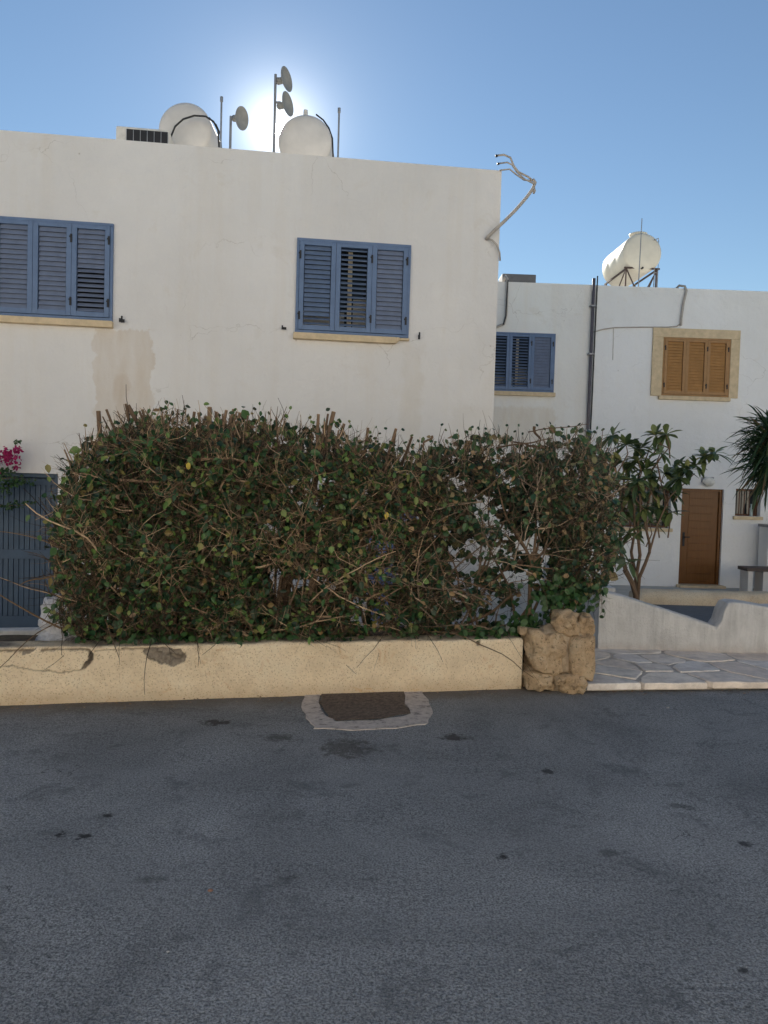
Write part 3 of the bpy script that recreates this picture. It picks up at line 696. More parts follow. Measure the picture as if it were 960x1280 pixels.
wbn = FARF.rect(829.5, 421.5, 913.5, 425, 909, 497, 825, 494.5)
wbo = FARF.rect(816.5, 409.5, 926.5, 414, 919.5, 497.5, 812, 495)
dr = FARF.rect(852, 610.5, 904, 611.8, 900.6, 734, 848.6, 733); dr = (dr[0], dr[1], GZ + .01, dr[3])
ws = FARF.rect(920.5, 611, 951.5, 611.5, 950.5, 645.5, 918, 645)
wu = FARF.rect(776, 607, 839.5, 609, 838, 660, 774, 659)
root = thing('house', 'white house at the right with brown shutters over a brown wooden front door', 'house', FARF.pt(dr[0], 0, GZ))
house_shell(FARF, SPL, SPL + 9.0, ztf - .004, 7, [wbn, dr, ws, wu], root, MAT_FAR2.m)
w_ = shutters(FARF, wbn, root, MAT_BROWNF, [MAT_BROWN] * 3, [closed, closed, closed], sill=False)
c = MB(); s0, s1, z0, z1 = wbo
c.fbox(FARF, s0, s1, wbn[3] + .002, z1, .001, .045); c.fbox(FARF, s0, wbn[0] - .002, z0 - .0, wbn[3], .001, .045); c.fbox(FARF, wbn[1] + .002, s1, z0 - .0, wbn[3], .001, .045)
c.build('stone_surround', MAT_SILL, w_, bevel=.006)
c = MB(); c.fbox(FARF, wbn[0] - .06, wbn[1] + .03, wbn[2] - .085, wbn[2] - .004, .001, .08); c.build('sill', MAT_SILL, w_, bevel=.008)
# front door
s0, s1, z0, z1 = dr; fr = FARF
f = MB(); fw = .06
f.fbox(fr, s0, s0 + fw, z0, z1, -.20, -.06); f.fbox(fr, s1 - fw, s1, z0, z1, -.20, -.06); f.fbox(fr, s0 + fw + .001, s1 - fw - .001, z1 - fw, z1 - .001, -.20, -.061)
d = f.build('door', MAT_WOOD, root, bevel=.004, at=fr.pt((s0 + s1) / 2, -.1, z0))
p = MB(); p.fbox(fr, s0 + fw + .003, s1 - fw - .003, z0 + .02, z1 - fw - .003, -.18, -.10)
p.build('door_leaf', MAT_WOOD, d, bevel=.003)
p = MB(); hh = (z1 - z0) / 13
for k in range(12): p.fbox(fr, s0 + fw + .14, s1 - fw - .14, z0 + .12 + k * hh, z0 + .12 + (k + 1) * hh - .015, -.099, -.091)
p.build('panels', MAT_WOOD, d, bevel=.004)
p = MB(); p.fbox(fr, s0 + fw + .03, s0 + fw + .075, z0 + .85, z0 + 1.15, -.098, -.088); p.tube([fr.pt(s0 + fw + .052, -.09, z0 + 1.05), fr.pt(s0 + fw + .052, -.04, z0 + 1.05), fr.pt(s0 + fw + .16, -.04, z0 + 1.05)], .011, 8); p.build('handle', MAT_HINGE, d)
p = MB(); p.fbox(fr, s0 - .05, s1 + .05, GZ - .005, GZ + .05, -.2, .2); p.build('threshold', MAT_SILL, root, bevel=.01)
# barred windows
def barred(rc, nb, extra=False):
    s0, s1, z0, z1 = rc
    f = MB(); fw = .04
    f.fbox(fr, s0, s0 + fw, z0, z1, -.2, -.14); f.fbox(fr, s1 - fw, s1, z0, z1, -.2, -.14); f.fbox(fr, s0 + fw + .001, s1 - fw - .001, z1 - fw, z1 - .001, -.2, -.141); f.fbox(fr, s0 + fw + .001, s1 - fw - .001, z0, z0 + fw, -.2, -.141)
    w = f.build('window', simple('brown_window_frame', (.16, .075, .04), .6), root, bevel=.003, at=fr.pt((s0 + s1) / 2, 0, z0))
    g = MB(); g.fbox(fr, s0 + .02, s1 - .02, z0 + .02, z1 - .02, -.24, -.235); g.build('pane', MAT_GLASS, w)
    b = MB()
    for k in range(1, nb): q = s0 + (s1 - s0) * k / nb; b.tube([fr.pt(q, -.06, z0 + .005), fr.pt(q, -.06, z1 - .005)], .011, 7)
    b.build('bars', simple('brown_iron_bars', (.12, .055, .035), .6), w)
    s_ = MB(); s_.fbox(fr, s0 - .04, s1 + .04, z0 - .075, z0 - .004, -.13, .06); s_.build('sill', MAT_SILL, w, bevel=.008)
    return w
barred(wu, 9); barred(ws, 5)
q = FARF.hit(938.5, 644, -.1); mb = MB(); bp = FARF.pt(q[0], -.10, ws[2])
mb.lathe(bp, (0, 0, 1), [(0, 0), (.035, .0), (.037, .02), (.037, .13), (.03, .17), (.014, .19), (.014, .23), (.02, .235), (.02, .26), (0, .262)], 16)
tag(mb.build('bottle', simple('milky_plastic', (.42, .50, .48), .35), at=bp, smooth=True), 'small pale plastic bottle standing in the barred window right of the brown door', 'bottle')
# porch lamp
q = FARF.hit(884, 602); c = MB(); lp = FARF.pt(q[0], 0, q[1])
c.blob(lp + FARF.n * .07, (.13, .08, .10), .0, 1, 0, 24, 14); la = c.build('porch_lamp', MAT_LAMP, root, smooth=True)
c = MB(); c.fbox(FARF, q[0] - .13, q[0] + .13, q[1] - .02, q[1] + .10, .001, .03); c.build('lamp_base', MAT_STEEL, la, bevel=.004)
# wall pipe + cables
c = MB(); c.tube([PFR(845, 361, -.15), PFR(849, 357, -.02), PFR(856, 358, .04), PFR(858, 363, .04), PFR(854, 380, .04), PFR(851.5, 398, .04), PFR(851, 407, .04)], .026, 8); c.build('roof_pipe', MAT_PVC, root, smooth=True)
c = MB(); c.tube([PFR(742, 415, .02), PFR(752, 412, .02), PFR(768, 409.5, .02), PFR(800, 409, .02), PFR(835, 409, .03), PFR(846, 408, .04), PFR(850, 405, .04)], .013, 6); c.build('cable', MAT_PVC, root)
c = MB(); c.tube([PFR(767, 410, .012), PFR(766, 450, .012)], .006, 5); c.build('cable', MAT_PVC, root)

# tank on stand on the right roof
zr = ztf - .32
def FP(a, b, n): return FARF.pt(FARF.hit(a, b, n)[0], n, FARF.hit(a, b, n)[1])
pe = FP(803, 316, -1.5); pb = FP(776, 322, -2.9)
ax = (pb - pe); ax.z = 0; L = 1.45; axn = ax.normalized()
r_ = 24.5 * ((FP(801, 316, -1.5) - FP(800, 316, -1.5)).length)
t = thing('water_tank', 'cream horizontal water tank on a rusty stand above the brown shutters', 'water tank', (pe.x, pe.y, zr))
cc = pe + axn * (L / 2)
b = MB(); prof = [(0, -L / 2 - .05), (r_ * .5, -L / 2 - .045), (r_ * .85, -L / 2 - .03), (r_ * .97, -L / 2)] + [(r_, -L / 2 + .04)]
for k in range(1, 3):
    hq = -L / 2 + L * k / 3; prof += [(r_ * 1.0, hq - .05), (r_ * .992, hq - .03), (r_ * .992, hq + .03), (r_, hq + .05)]
prof += [(r_, L / 2 - .04), (r_ * .95, L / 2), (r_ * .8, L / 2 + .05), (r_ * .4, L / 2 + .08), (0, L / 2 + .09)]
b.lathe(cc, axn, prof, 40); b.build('tank_body', MAT_TANKC, t, smooth=True)
b = MB(); lidc = pe + axn * .30 + V((0, 0, r_ * .97)); b.lathe(lidc, (0, 0, 1), [(.18, -.03), (.18, .04), (.205, .045), (.205, .075), (.17, .09), (0, .1)], 24); b.build('lid', MAT_TANKC, t, smooth=True)
b = MB(); sd = V((-axn.y, axn.x, 0)); zb = pe.z - r_ * .82
for q in (-1, 1):
    b.tube([pe + sd * (q * .36) + V((0, 0, zb - pe.z)), pe + sd * (q * .36) + axn * L + V((0, 0, zb - pe.z))], .024, 4)
    for e in (.03, L - .1): b.tube([V((*(pe + sd * (q * .36) + axn * e).xy, zb)), V((*(pe + sd * (q * .36) + axn * e).xy, zr))], .024, 4)
    b.tube([V((*(pe + sd * (q * .36) + axn * .03).xy, zb)), V((*(pe + sd * (q * .36) + axn * L).xy, zr + .05))], .014, 4)
b.tube([V((*(pe - sd * .42).xy, zb + .02)), V((*(pe + sd * .42).xy, zb + .02))], .026, 4)
b.tube([V((*(pe - sd * .36).xy, zb)), V((*(pe + sd * .2).xy, zr))], .018, 4); b.tube([V((*(pe + sd * .36).xy, zb)), V((*(pe - sd * .2).xy, zr))], .018, 4)
b.build('stand', MAT_RUST, t)
b = MB()
b.tube([FP(818, 300, -1.45), FP(823, 298, -1.45), FP(823.5, 303, -1.45)], .012, 6); b.tube([FP(817, 341, -1.4), FP(822, 341, -1.4), FP(823, 330, -1.4), FP(822, 341, -1.4), FP(821, 362, -1.4)], .014, 6); b.tube([FP(817, 362, -1.4), FP(818, 336, -1.4)], .012, 6)
b.build('pipework', MAT_STEEL, t)
b = MB(); b.lathe(FP(803, 335, -1.42), V((0, -1, 0)), [(.02, -.1), (.022, .03), (0, .03)], 10); b.build('outlet', MAT_HINGE, t)
p0 = FP(802.5, 273, -1.0); p1 = FP(797.5, 360, -1.0); mb = MB(); mb.tube([V((p1.x, p1.y, zr)), p0], [.014, .009], 6)
tag(mb.build('antenna_rod', MAT_STEEL, at=(p1.x, p1.y, zr)), 'thin whip antenna in front of the cream tank on the right roof', 'antenna')

# ------------------------------------------------------------------ unseen sunlit street side, added and sized to bounce light onto the fronts
mb = MB(); mb.box(-40, 40, -16, -3.402, GZ, .03); struct(mb.build('unseen_pavement', MAT_PALEPAVE))  # added pale ground out of view, reflects sunlight onto the shaded fronts
OPF = Fr((0, -6.4, 0), R(180))
oh = [(-6.6, -5.2, 3.6, 4.8), (-.7, .7, 3.6, 4.8), (5.2, 6.6, 3.6, 4.8), (-4.2, -3.2, .04, 2.15), (3.2, 4.2, .04, 2.15)]
root = thing('house', 'unseen sunlit white house added across the street, behind the viewpoint, to bounce light', 'house', (0, -6.4, 0))
mb = MB(); wall_panel(mb, OPF, -30, 15, -.4, 6.9, oh); mb.build('wall', MAT_OPP.m, root)
mb = MB(); mb.fbox(OPF, -30, 15, -.4, 6.6, -7, -.26); mb.build('rear_walls', MAT_OPP.m, root)
for rc in oh[:3]: shutters(OPF, rc, root, MAT_BLUE, [MAT_BLUE_SLAT] * 3, [closed, closed, closed])
for rc in oh[3:]: plank_door(OPF, rc, MAT_BLUE, root, [(.9, 1.0)])

# ------------------------------------------------------------------ near wall
def seg_d(px_, pz, segs):
    best = 9
    for (ax_, az, bx, bz) in segs:
        dx, dz = bx - ax_, bz - az; L2 = dx * dx + dz * dz
        t = 0 if L2 == 0 else max(0, min(1, ((px_ - ax_) * dx + (pz - az) * dz) / L2))
        d = math.hypot(px_ - ax_ - t * dx, pz - az - t * dz)
        if d < best: best = d
    return best
def crackline(pts):
    q = [NW.hit(a / 3.2, 770 + b / 3.2) for a, b in pts]; return [(q[i][0], q[i][1], q[i + 1][0], q[i + 1][1]) for i in range(len(q) - 1)]
crA = crackline([(-60, 140), (0, 142), (60, 140), (100, 137), (135, 130)]) + crackline([(165, 137), (210, 134), (260, 130), (310, 136), (355, 137), (365, 155), (362, 180), (345, 195), (330, 213)])
crB = crackline([(330, 213), (290, 222), (245, 228), (190, 222), (120, 218), (50, 200), (0, 208), (-50, 204)]) + crackline([(380, 138), (430, 138), (490, 135)]) + crackline([(140, 120), (200, 105), (230, 95)])
crC = crackline([(490, 135), (550, 130), (600, 126)])
poly = [NW.hit(a / 3.2, 770 + b / 3.2) for a, b in ((572, 142), (598, 122), (660, 124), (722, 132), (748, 158), (738, 186), (690, 202), (640, 190), (600, 172))]
poly2 = [NW.hit(a / 3.2, 770 + b / 3.2) for a, b in ((340, 215), (360, 190), (374, 175), (372, 150), (362, 140), (352, 170), (335, 200))]
poly3 = [NW.hit(a / 3.2, 770 + b / 3.2) for a, b in ((85, 140), (130, 132), (150, 126), (118, 156), (95, 157))]
def inside(px_, pz, pl):
    c = False; j = len(pl) - 1
    for i in range(len(pl)):
        if (pl[i][1] > pz) != (pl[j][1] > pz) and px_ < (pl[j][0] - pl[i][0]) * (pz - pl[i][1]) / (pl[j][1] - pl[i][1]) + pl[i][0]: c = not c
        j = i
    return c
zt = NW.hit(480, 802)[1]
S0, S1 = -2.2, NWLEN + .01
ds = .0065; ns = int((S1 - S0) / ds); TH = .22
prof = []
k = -.04
while k < zt - .02: prof.append((0.0, k, 1, 0)); k += .007
for a in (15, 35, 55, 75): prof.append((-.02 + .02 * math.cos(R(a)), zt - .02 + .02 * math.sin(R(a)), math.cos(R(a)), math.sin(R(a))))
k = -.025
while k > -TH + .01: prof.append((k, zt, 0, 1)); k -= .016
for z_ in (zt, zt * .6, zt * .2, GZ): prof.append((-TH, z_, -1, 0))
vs = []; chip = []; np_ = len(prof)
for i in range(ns + 1):
    s_ = S0 + i * ds
    tw = .008 * noise.noise(V((s_ * 2.3, 0, 5))) + .005 * noise.noise(V((s_ * 9, 0, 5)))
    for (n_, z_, nn, nz_) in prof:
        q = V((s_, n_, z_))
        d = .010 * noise.noise(q * 3.0) + .004 * noise.noise(q * 18) + .0035 * noise.noise(q * 55) + .0022 * noise.noise(q * 110)
        ch = 0.0
        if nn > .5 and s_ < 1.3 and z_ > .12:
            wq = V((noise.noise(q * 25), 0, noise.noise(q * 25 + V((9, 9, 9))))) * .010
            X, Z = s_ + wq.x, z_ + wq.z
            da = seg_d(X, Z, crA); wd = .0075 * (1 + .7 * noise.noise(q * 14))
            if da < wd * 1.4: d -= .03 * max(0, 1 - (da / (wd * 1.4)) ** 2); ch = max(ch, .8 if da < wd else .3)
            db = seg_d(X, Z, crB)
            if db < .0045: d -= .010; ch = max(ch, .55)
            dc = seg_d(X, Z, crC)
            if dc < .006: d -= .022; ch = max(ch, .7)
            if inside(X, Z, poly): d -= .018 + .014 * noise.noise(q * 14 + V((3, 3, 3))) + (.02 if noise.noise(V((s_ * 9, 1, z_ * 26 + 2))) > .25 else 0); ch = 1.0
            elif inside(X, Z, poly2): d -= .02; ch = 1.0
            elif inside(X, Z, poly3): d -= .008; ch = .9
        if nn > .5 and abs(s_ - NW.hit(598, 805)[0]) < .012 and zt - .045 < z_ < zt: d -= .02; ch = 1.0
        if nz_ > .5: ch = max(ch, min(1, max(0, .75 + 1.2 * noise.noise(q * 5))) * min(1, max(0, (-n_ - .02) / .05)))
        vs.append(NW.pt(s_, n_ + nn * d, z_ + nz_ * d + (tw if z_ > .2 else tw * max(0, z_) / .2))); chip.append(ch)
mb = MB(); mb.v = vs
for i in range(ns):
    for j in range(np_ - 1):
        a = i * np_ + j; mb.f.append((a, a + np_, a + np_ + 1, a + 1))
mb.f.append(tuple(range(np_))); mb.f.append(tuple(reversed(range(ns * np_, ns * np_ + np_))))
w = mb.build('garden_wall', MAT_STUCCO, at=NW.pt(0, 0, 0), smooth=True)
tag(w, 'low cracked yellow stucco wall along the road under the hedge', 'wall')
at = w.data.attributes.new('chip', 'FLOAT', 'POINT'); at.data.foreach_set('value', chip)

# planter soil behind the wall, held by a low inner kerb
mb = MB(); nx, ny = 60, 12
SO0, SO1 = S0, NWLEN + .45
for i in range(nx + 1):
    for j in range(ny + 1):
        s_ = SO0 + (SO1 - SO0) * i / nx; n_ = -TH - .002 - .95 * j / ny
        mb.v.append(NW.pt(s_, n_, .27 + .05 * noise.noise(V((s_ * 3, n_ * 3, 0))) - .05 * (s_ > NWLEN)))
for i in range(nx):
    for j in range(ny):
        a = i * (ny + 1) + j; mb.f.append((a, a + 1, a + ny + 2, a + ny + 1))
mb.fbox(NW, SO0, SO1, GZ, .22, -TH - .95, -TH - .003)
struct(mb.build('planting_soil', MAT_SOIL, smooth=False))
mb = MB(); mb.fbox(NW, SO0, SO1 + .1, GZ - .02, .29, -TH - 1.09, -TH - .955); mb.fbox(NW, SO1 + .002, SO1 + .1, GZ - .02, .25, -TH - .95, -TH - .1)
tag(mb.build('planter_kerb', MAT_GREYW, bevel=.01, at=NW.pt(1, -1.2, GZ)), 'low grey kerb holding the soil behind the hedge', 'kerb')

# ------------------------------------------------------------------ stone pier
pbase = atZ(696, 866, 0)
t = thing('stone_pier', 'short pier of rough ochre fieldstones at the right end of the yellow wall', 'stone pier', pbase)
Yp = pbase.y + .14
def stone(cx_, cy_, rx, rz, ry, seed, amp=.22, yoff=0.0, pw=.45, mat=MAT_ROCK, name='stone', nu=36, nv=24):
    sc_ = (Yp) / 960.0; c = atY(cx_, cy_, Yp + yoff); mb = MB(); mb.blob(c, (rx * sc_, ry, rz * sc_), amp, 1.9, seed, nu, nv, pw)
    return mb.build(name, mat, t, smooth=True)
stone(680, 811, 24, 25, .18, 3, .30)
stone(672, 847, 19, 14, .17, 5, .22, -.02)
stone(722, 818, 17, 32, .18, 8, .18, .0)
stone(712, 851, 17, 14, .17, 11, .22, -.03)
stone(706, 777, 16, 14, .14, 14, .34, .0)
stone(730, 781, 10, 13, .12, 17, .34, .04)
stone(696, 845, 8, 6, .17, 21, .2, -.05)
stone(654, 788, 7, 5, .06, 26, .2, .0)
stone(697, 822, 35, 42, .14, 31, .14, .03, .5, MAT_PMORT, 'mortar')

# ------------------------------------------------------------------ flagstone path
def clip(poly, px_, py_, nx_, ny_):
    out = []
    for i in range(len(poly)):
        a, b = poly[i], poly[(i + 1) % len(poly)]
        da = (a[0] - px_) * nx_ + (a[1] - py_) * ny_; db = (b[0] - px_) * nx_ + (b[1] - py_) * ny_
        if da <= 0: out.append(a)
        if da * db < 0: t_ = da / (da - db); out.append((a[0] + (b[0] - a[0]) * t_, a[1] + (b[1] - a[1]) * t_))
    return out
PD = 2.12; PW0, PW1 = 0.02, 6.5; ZP = .075
mb = MB(); mb.fbox(PF, PW0, PW1, GZ, ZP - .007, -PD, -.03)
path = struct(mb.build('path', MAT_MORT))
rnd = random.Random(5)
pts = []
xx = PW0
rows = [(-.16, .46), (-.50, .34), (-.86, .38), (-1.30, .5), (-1.85, .62)]
for ri, (n_, st) in enumerate(rows):
    xx = PW0 + .1 + (ri % 2) * .2
    while xx < PW1:
        pts.append((xx + rnd.uniform(-.12, .12), n_ + rnd.uniform(-.13, .13))); xx += st * rnd.uniform(.75, 1.45)
mb = MB()
for i, p in enumerate(pts):
    cell = [(PW0, -PD), (PW1, -PD), (PW1, .03), (PW0, .03)]
    for j, q in enumerate(pts):
        if i == j: continue
        dx, dy = q[0] - p[0], q[1] - p[1]; L_ = math.hypot(dx, dy)
        if L_ > 1.8: continue
        cell = clip(cell, (p[0] + q[0]) / 2 - dx / L_ * .013, (p[1] + q[1]) / 2 - dy / L_ * .013, dx / L_, dy / L_)
        if len(cell) < 3: break
    if len(cell) < 3: continue
    cxm = sum(c[0] for c in cell) / len(cell); cym = sum(c[1] for c in cell) / len(cell)
    ring = []
    for k in range(len(cell)):
        a, b = cell[k], cell[(k + 1) % len(cell)]; n_sub = max(2, int(math.hypot(b[0] - a[0], b[1] - a[1]) / .05))
        for u_ in range(n_sub):
            t_ = u_ / n_sub; X = a[0] + (b[0] - a[0]) * t_; Y = a[1] + (b[1] - a[1]) * t_
            k_ = .018 * noise.noise(V((X * 11, Y * 11, i))) + (-.012 if u_ == 0 else 0)
            dX, dY = X - cxm, Y - cym; dl = math.hypot(dX, dY) or 1
            ring.append((X + dX / dl * k_, Y + dY / dl * k_))
    i0 = len(mb.v); tilt = (rnd.uniform(-.006, .006), rnd.uniform(-.006, .006)); h0 = rnd.uniform(-.003, .004); n_ = len(ring)
    for (shr, z_) in ((1, ZP - .05 if cym > -.4 else ZP - .03), (1, ZP - .012), (.985, ZP - .003), (.955, ZP)):
        for (X, Y) in ring:
            q_ = (cxm + (X - cxm) * shr, cym + (Y - cym) * shr)
            mb.v.append(PF.pt(q_[0], q_[1], z_ + h0 + tilt[0] * (q_[0] - cxm) * 2 + tilt[1] * (q_[1] - cym) * 2 + (.004 * noise.noise(V((X * 9, Y * 9, 2))) if z_ >= ZP - .004 else 0)))
    for r2 in range(3):
        for k in range(n_): mb.f.append((i0 + r2 * n_ + k, i0 + r2 * n_ + (k + 1) % n_, i0 + (r2 + 1) * n_ + (k + 1) % n_, i0 + (r2 + 1) * n_ + k))
    mb.f.append(tuple(i0 + 3 * n_ + k for k in range(n_)))
o = mb.build('paving_stones', MAT_FLAG, path)
# steps going down between the planter and the grey wall
Ys = PF.pt(0, -PD, 0).y
mb = MB(); xs0, xs1 = 1.35, 2.13
for k in range(3): mb.box(xs0, xs1, Ys + .003 + .33 * k, Ys + .33 * (k + 1), GZ - .01, ZP - .13 * (k + 1))
struct(mb.build('steps', MAT_FLAG, bevel=.008))

# ------------------------------------------------------------------ grey rendered wall with sloping top
GY = atZ(820, 812.5, ZP).y
def gw(x_, y_): q = atY(x_, y_, GY); return (q.x, q.z)
top = [gw(750, 738), gw(775, 744), gw(800, 752), gw(850, 768), gw(880, 778), gw(896, 783.5), gw(902, 776), gw(906, 763), gw(911, 754.5), gw(918, 752.5), gw(940, 755), gw(962, 759), (gw(962, 759)[0] + 2.2, gw(962, 759)[1] + .02)]
dense = []
for i in range(len(top) - 1):
    nsub = max(1, int((top[i + 1][0] - top[i][0]) / .03))
    for k in range(nsub): t_ = k / nsub; dense.append((top[i][0] + (top[i + 1][0] - top[i][0]) * t_, top[i][1] + (top[i + 1][1] - top[i][1]) * t_ + random.uniform(-.002, .002)))
dense.append(top[-1])
mb = MB(); TW = .24
secs = []
for (X, Z) in dense:
    w1 = .006 * noise.noise(V((X * 3, 0, 0)))
    secs.append([V((X, GY + w1, GZ)), V((X, GY + w1, Z - .03)), V((X, GY + .008 + w1, Z - .008)), V((X, GY + .03, Z)), V((X, GY + TW - .03, Z + .002)), V((X, GY + TW - .006, Z - .01)), V((X, GY + TW, Z - .04)), V((X, GY + TW, GZ))])
n_ = 8
for s_ in secs: mb.v += s_
for i in range(len(secs) - 1):
    for j in range(n_ - 1): a = i * n_ + j; mb.f.append((a, a + n_, a + n_ + 1, a + 1))
mb.f.append(tuple(range(n_))); mb.f.append(tuple(reversed(range((len(secs) - 1) * n_, len(secs) * n_))))
X0, Z0 = top[0]
mb.box(X0, X0 + .22, GY + TW + .001, GY + 2.6, GZ, Z0 - .006)
tag(mb.build('boundary_wall', MAT_GREYW, at=(X0, GY, 0)), 'weathered grey white wall with a sloping top beside the flagstone path', 'wall')
# raised bed soil behind it and dark forecourt
mb = MB(); mb.box(X0 + .222, X0 + .62, GY + TW + .002, GY + 1.5, GZ, Z0 - .34); struct(mb.build('bed_soil', MAT_SOIL))
m = M('dark_forecourt', (.06, .065, .075), .85); m.color(m.ramp(m.noise(20, 6, .7), [(.3, (.11, .112, .115)), (.7, (.17, .172, .175))])).bump(m.noise(90, 4), .004)
YB = atZ(870, 757, .02).y
mb = MB(); mb.box(X0 + .622, X0 + 9, GY + TW + .003, YB + .15, GZ, .02); struct(mb.build('forecourt', m.m))
# low rounded yellow wall at the back of the forecourt
mb = MB(); za, zb_ = .02, EYE.z - 1; pr = []
ztopb = atY(870, 737, YB + .3).z
yb0 = YB
segs = 70; x0_ = atY(796, 750, YB).x; x1_ = x0_ + 5.5
for i in range(segs + 1):
    X = x0_ + (x1_ - x0_) * i / segs; hz = ztopb + .012 * noise.noise(V((X * 4, 0, 0))) - .03 * math.exp(-(X - x0_) * 9)
    wv = .02 * noise.noise(V((X * 2.2, 3, 0)))
    mb.v += [V((X, yb0 + wv, -.1)), V((X, yb0 + wv - .005, hz - .10)), V((X, yb0 + wv + .03, hz - .035)), V((X, yb0 + .10, hz)), V((X, yb0 + .26, hz + .004)), V((X, yb0 + .34, hz - .03)), V((X, yb0 + .36, GZ))]
for i in range(segs):
    for j in range(6): a = i * 7 + j; mb.f.append((a, a + 7, a + 8, a + 1))
mb.f.append(tuple(range(7))); mb.f.append(tuple(reversed(range(segs * 7, segs * 7 + 7))))
tag(mb.build('low_wall', MAT_STUCCO2, at=(x0_, yb0, 0), smooth=True), 'low rounded cream wall below the brown door, behind the grey wall', 'wall')
# bench and cabinet by the far door
q0 = atY(934, 711, 15.2); q1 = q0.x + 1.3; qb = q0.y
t = thing('bench', 'white legged outdoor bench with a dark seat slab, right of the brown door', 'bench', (q0.x + .6, qb, GZ))
mb = MB(); mb.box(q0.x, q1, qb, qb + .42, q0.z - .05, q0.z + .02); mb.build('seat', simple('dark_slab', (.11, .085, .075), .8), t, bevel=.008)
for X in (q0.x + .04, q0.x + .34, q1 - .14):
    mb = MB(); mb.box(X, X + .10, qb + .03, qb + .38, GZ, q0.z - .052); mb.build('leg', MAT_TANK, t, bevel=.006)
q0 = atY(961, 657, 15.9)
mb = MB(); mb.box(q0.x, q0.x + .7, 15.9, 16.3, GZ, q0.z - .04)
t = thing('cabinet', 'white meter cabinet with a grey top against the wall at the right edge', 'cabinet', (q0.x + .35, 16.1, GZ))
mb.build('body', MAT_FAR2.m, t, bevel=.01); mb = MB(); mb.box(q0.x - .03, q0.x + .73, 15.86, 16.3, q0.z - .038, q0.z + .02); mb.build('top', MAT_STEEL, t, bevel=.006)

# ------------------------------------------------------------------ vegetation
rn = random.Random(11)
def rv(): 
    while True:
        v = V((rn.uniform(-1, 1), rn.uniform(-1, 1), rn.uniform(-1, 1)))
        if .05 < v.length < 1: return v.normalized()
def twig(mb, p, d, L, r, steps=5, curl=.5, grav=0.0, sides=4):
    pts = [p.copy()]; d = d.normalized(); bend = rv() * curl
    for k in range(steps):
        d = (d + bend / steps + rv() * (.28 * curl) + V((0, 0, -grav / steps))).normalized(); p = p + d * (L / steps); pts.append(p.copy())
    mb.tube(pts, [r * (1 - .6 * k / steps) for k in range(steps + 1)], sides, cap=False)
    return pts, d
def hs(xp, yp, n=-.5): return NW.hit(xp, yp, n)
def hp(xp, yp, n): s_, z_ = hs(xp, yp, n); return NW.pt(s_, n, z_)

# profile of the hedge seen from the street: (pixel x) -> top pixel y
def interp(tab, x_):
    if x_ <= tab[0][0]: return tab[0][1]
    for (a, b), (c_, d_) in zip(tab, tab[1:]):
        if x_ <= c_: return b + (d_ - b) * (x_ - a) / (c_ - a)
    return tab[-1][1]
TOPL = [(66, 700), (72, 645), (80, 600), (92, 572), (108, 556), (130, 545), (155, 528), (200, 522), (260, 528), (330, 526), (400, 540), (440, 548), (470, 554), (530, 570), (560, 610)]
TOPR = [(500, 610), (520, 580), (540, 558), (580, 543), (620, 540), (650, 556), (680, 552), (720, 540), (755, 556), (768, 590), (774, 640)]
BOTL = [(66, 770), (90, 798), (540, 798), (560, 760)]
BOTR = [(500, 795), (560, 798), (625, 798), (640, 770), (660, 735), (700, 745), (730, 752), (755, 735), (775, 690)]
def proj(p):
    d = p - EYE; a = d.dot(F_); return 480 + FPX * d.dot(RT) / a, 640 - FPX * d.dot(UP) / a
def in_hedge(p, TOP, BOT, m_=0.0):
    x_, y_ = proj(p)
    if x_ < TOP[0][0] or x_ > TOP[-1][0]: return None
    t_, b_ = interp(TOP, x_), interp(BOT, x_)
    return x_, y_, (y_ - t_), (b_ - y_)
def gnoise(s_, n_, z_, off): return .65 * noise.noise(V((s_ * 3.2, n_ * .5, z_ * 3.2)) + off) + .85 * noise.noise(V((s_ * 9.5, n_ * .9, z_ * 9.5)) + off)
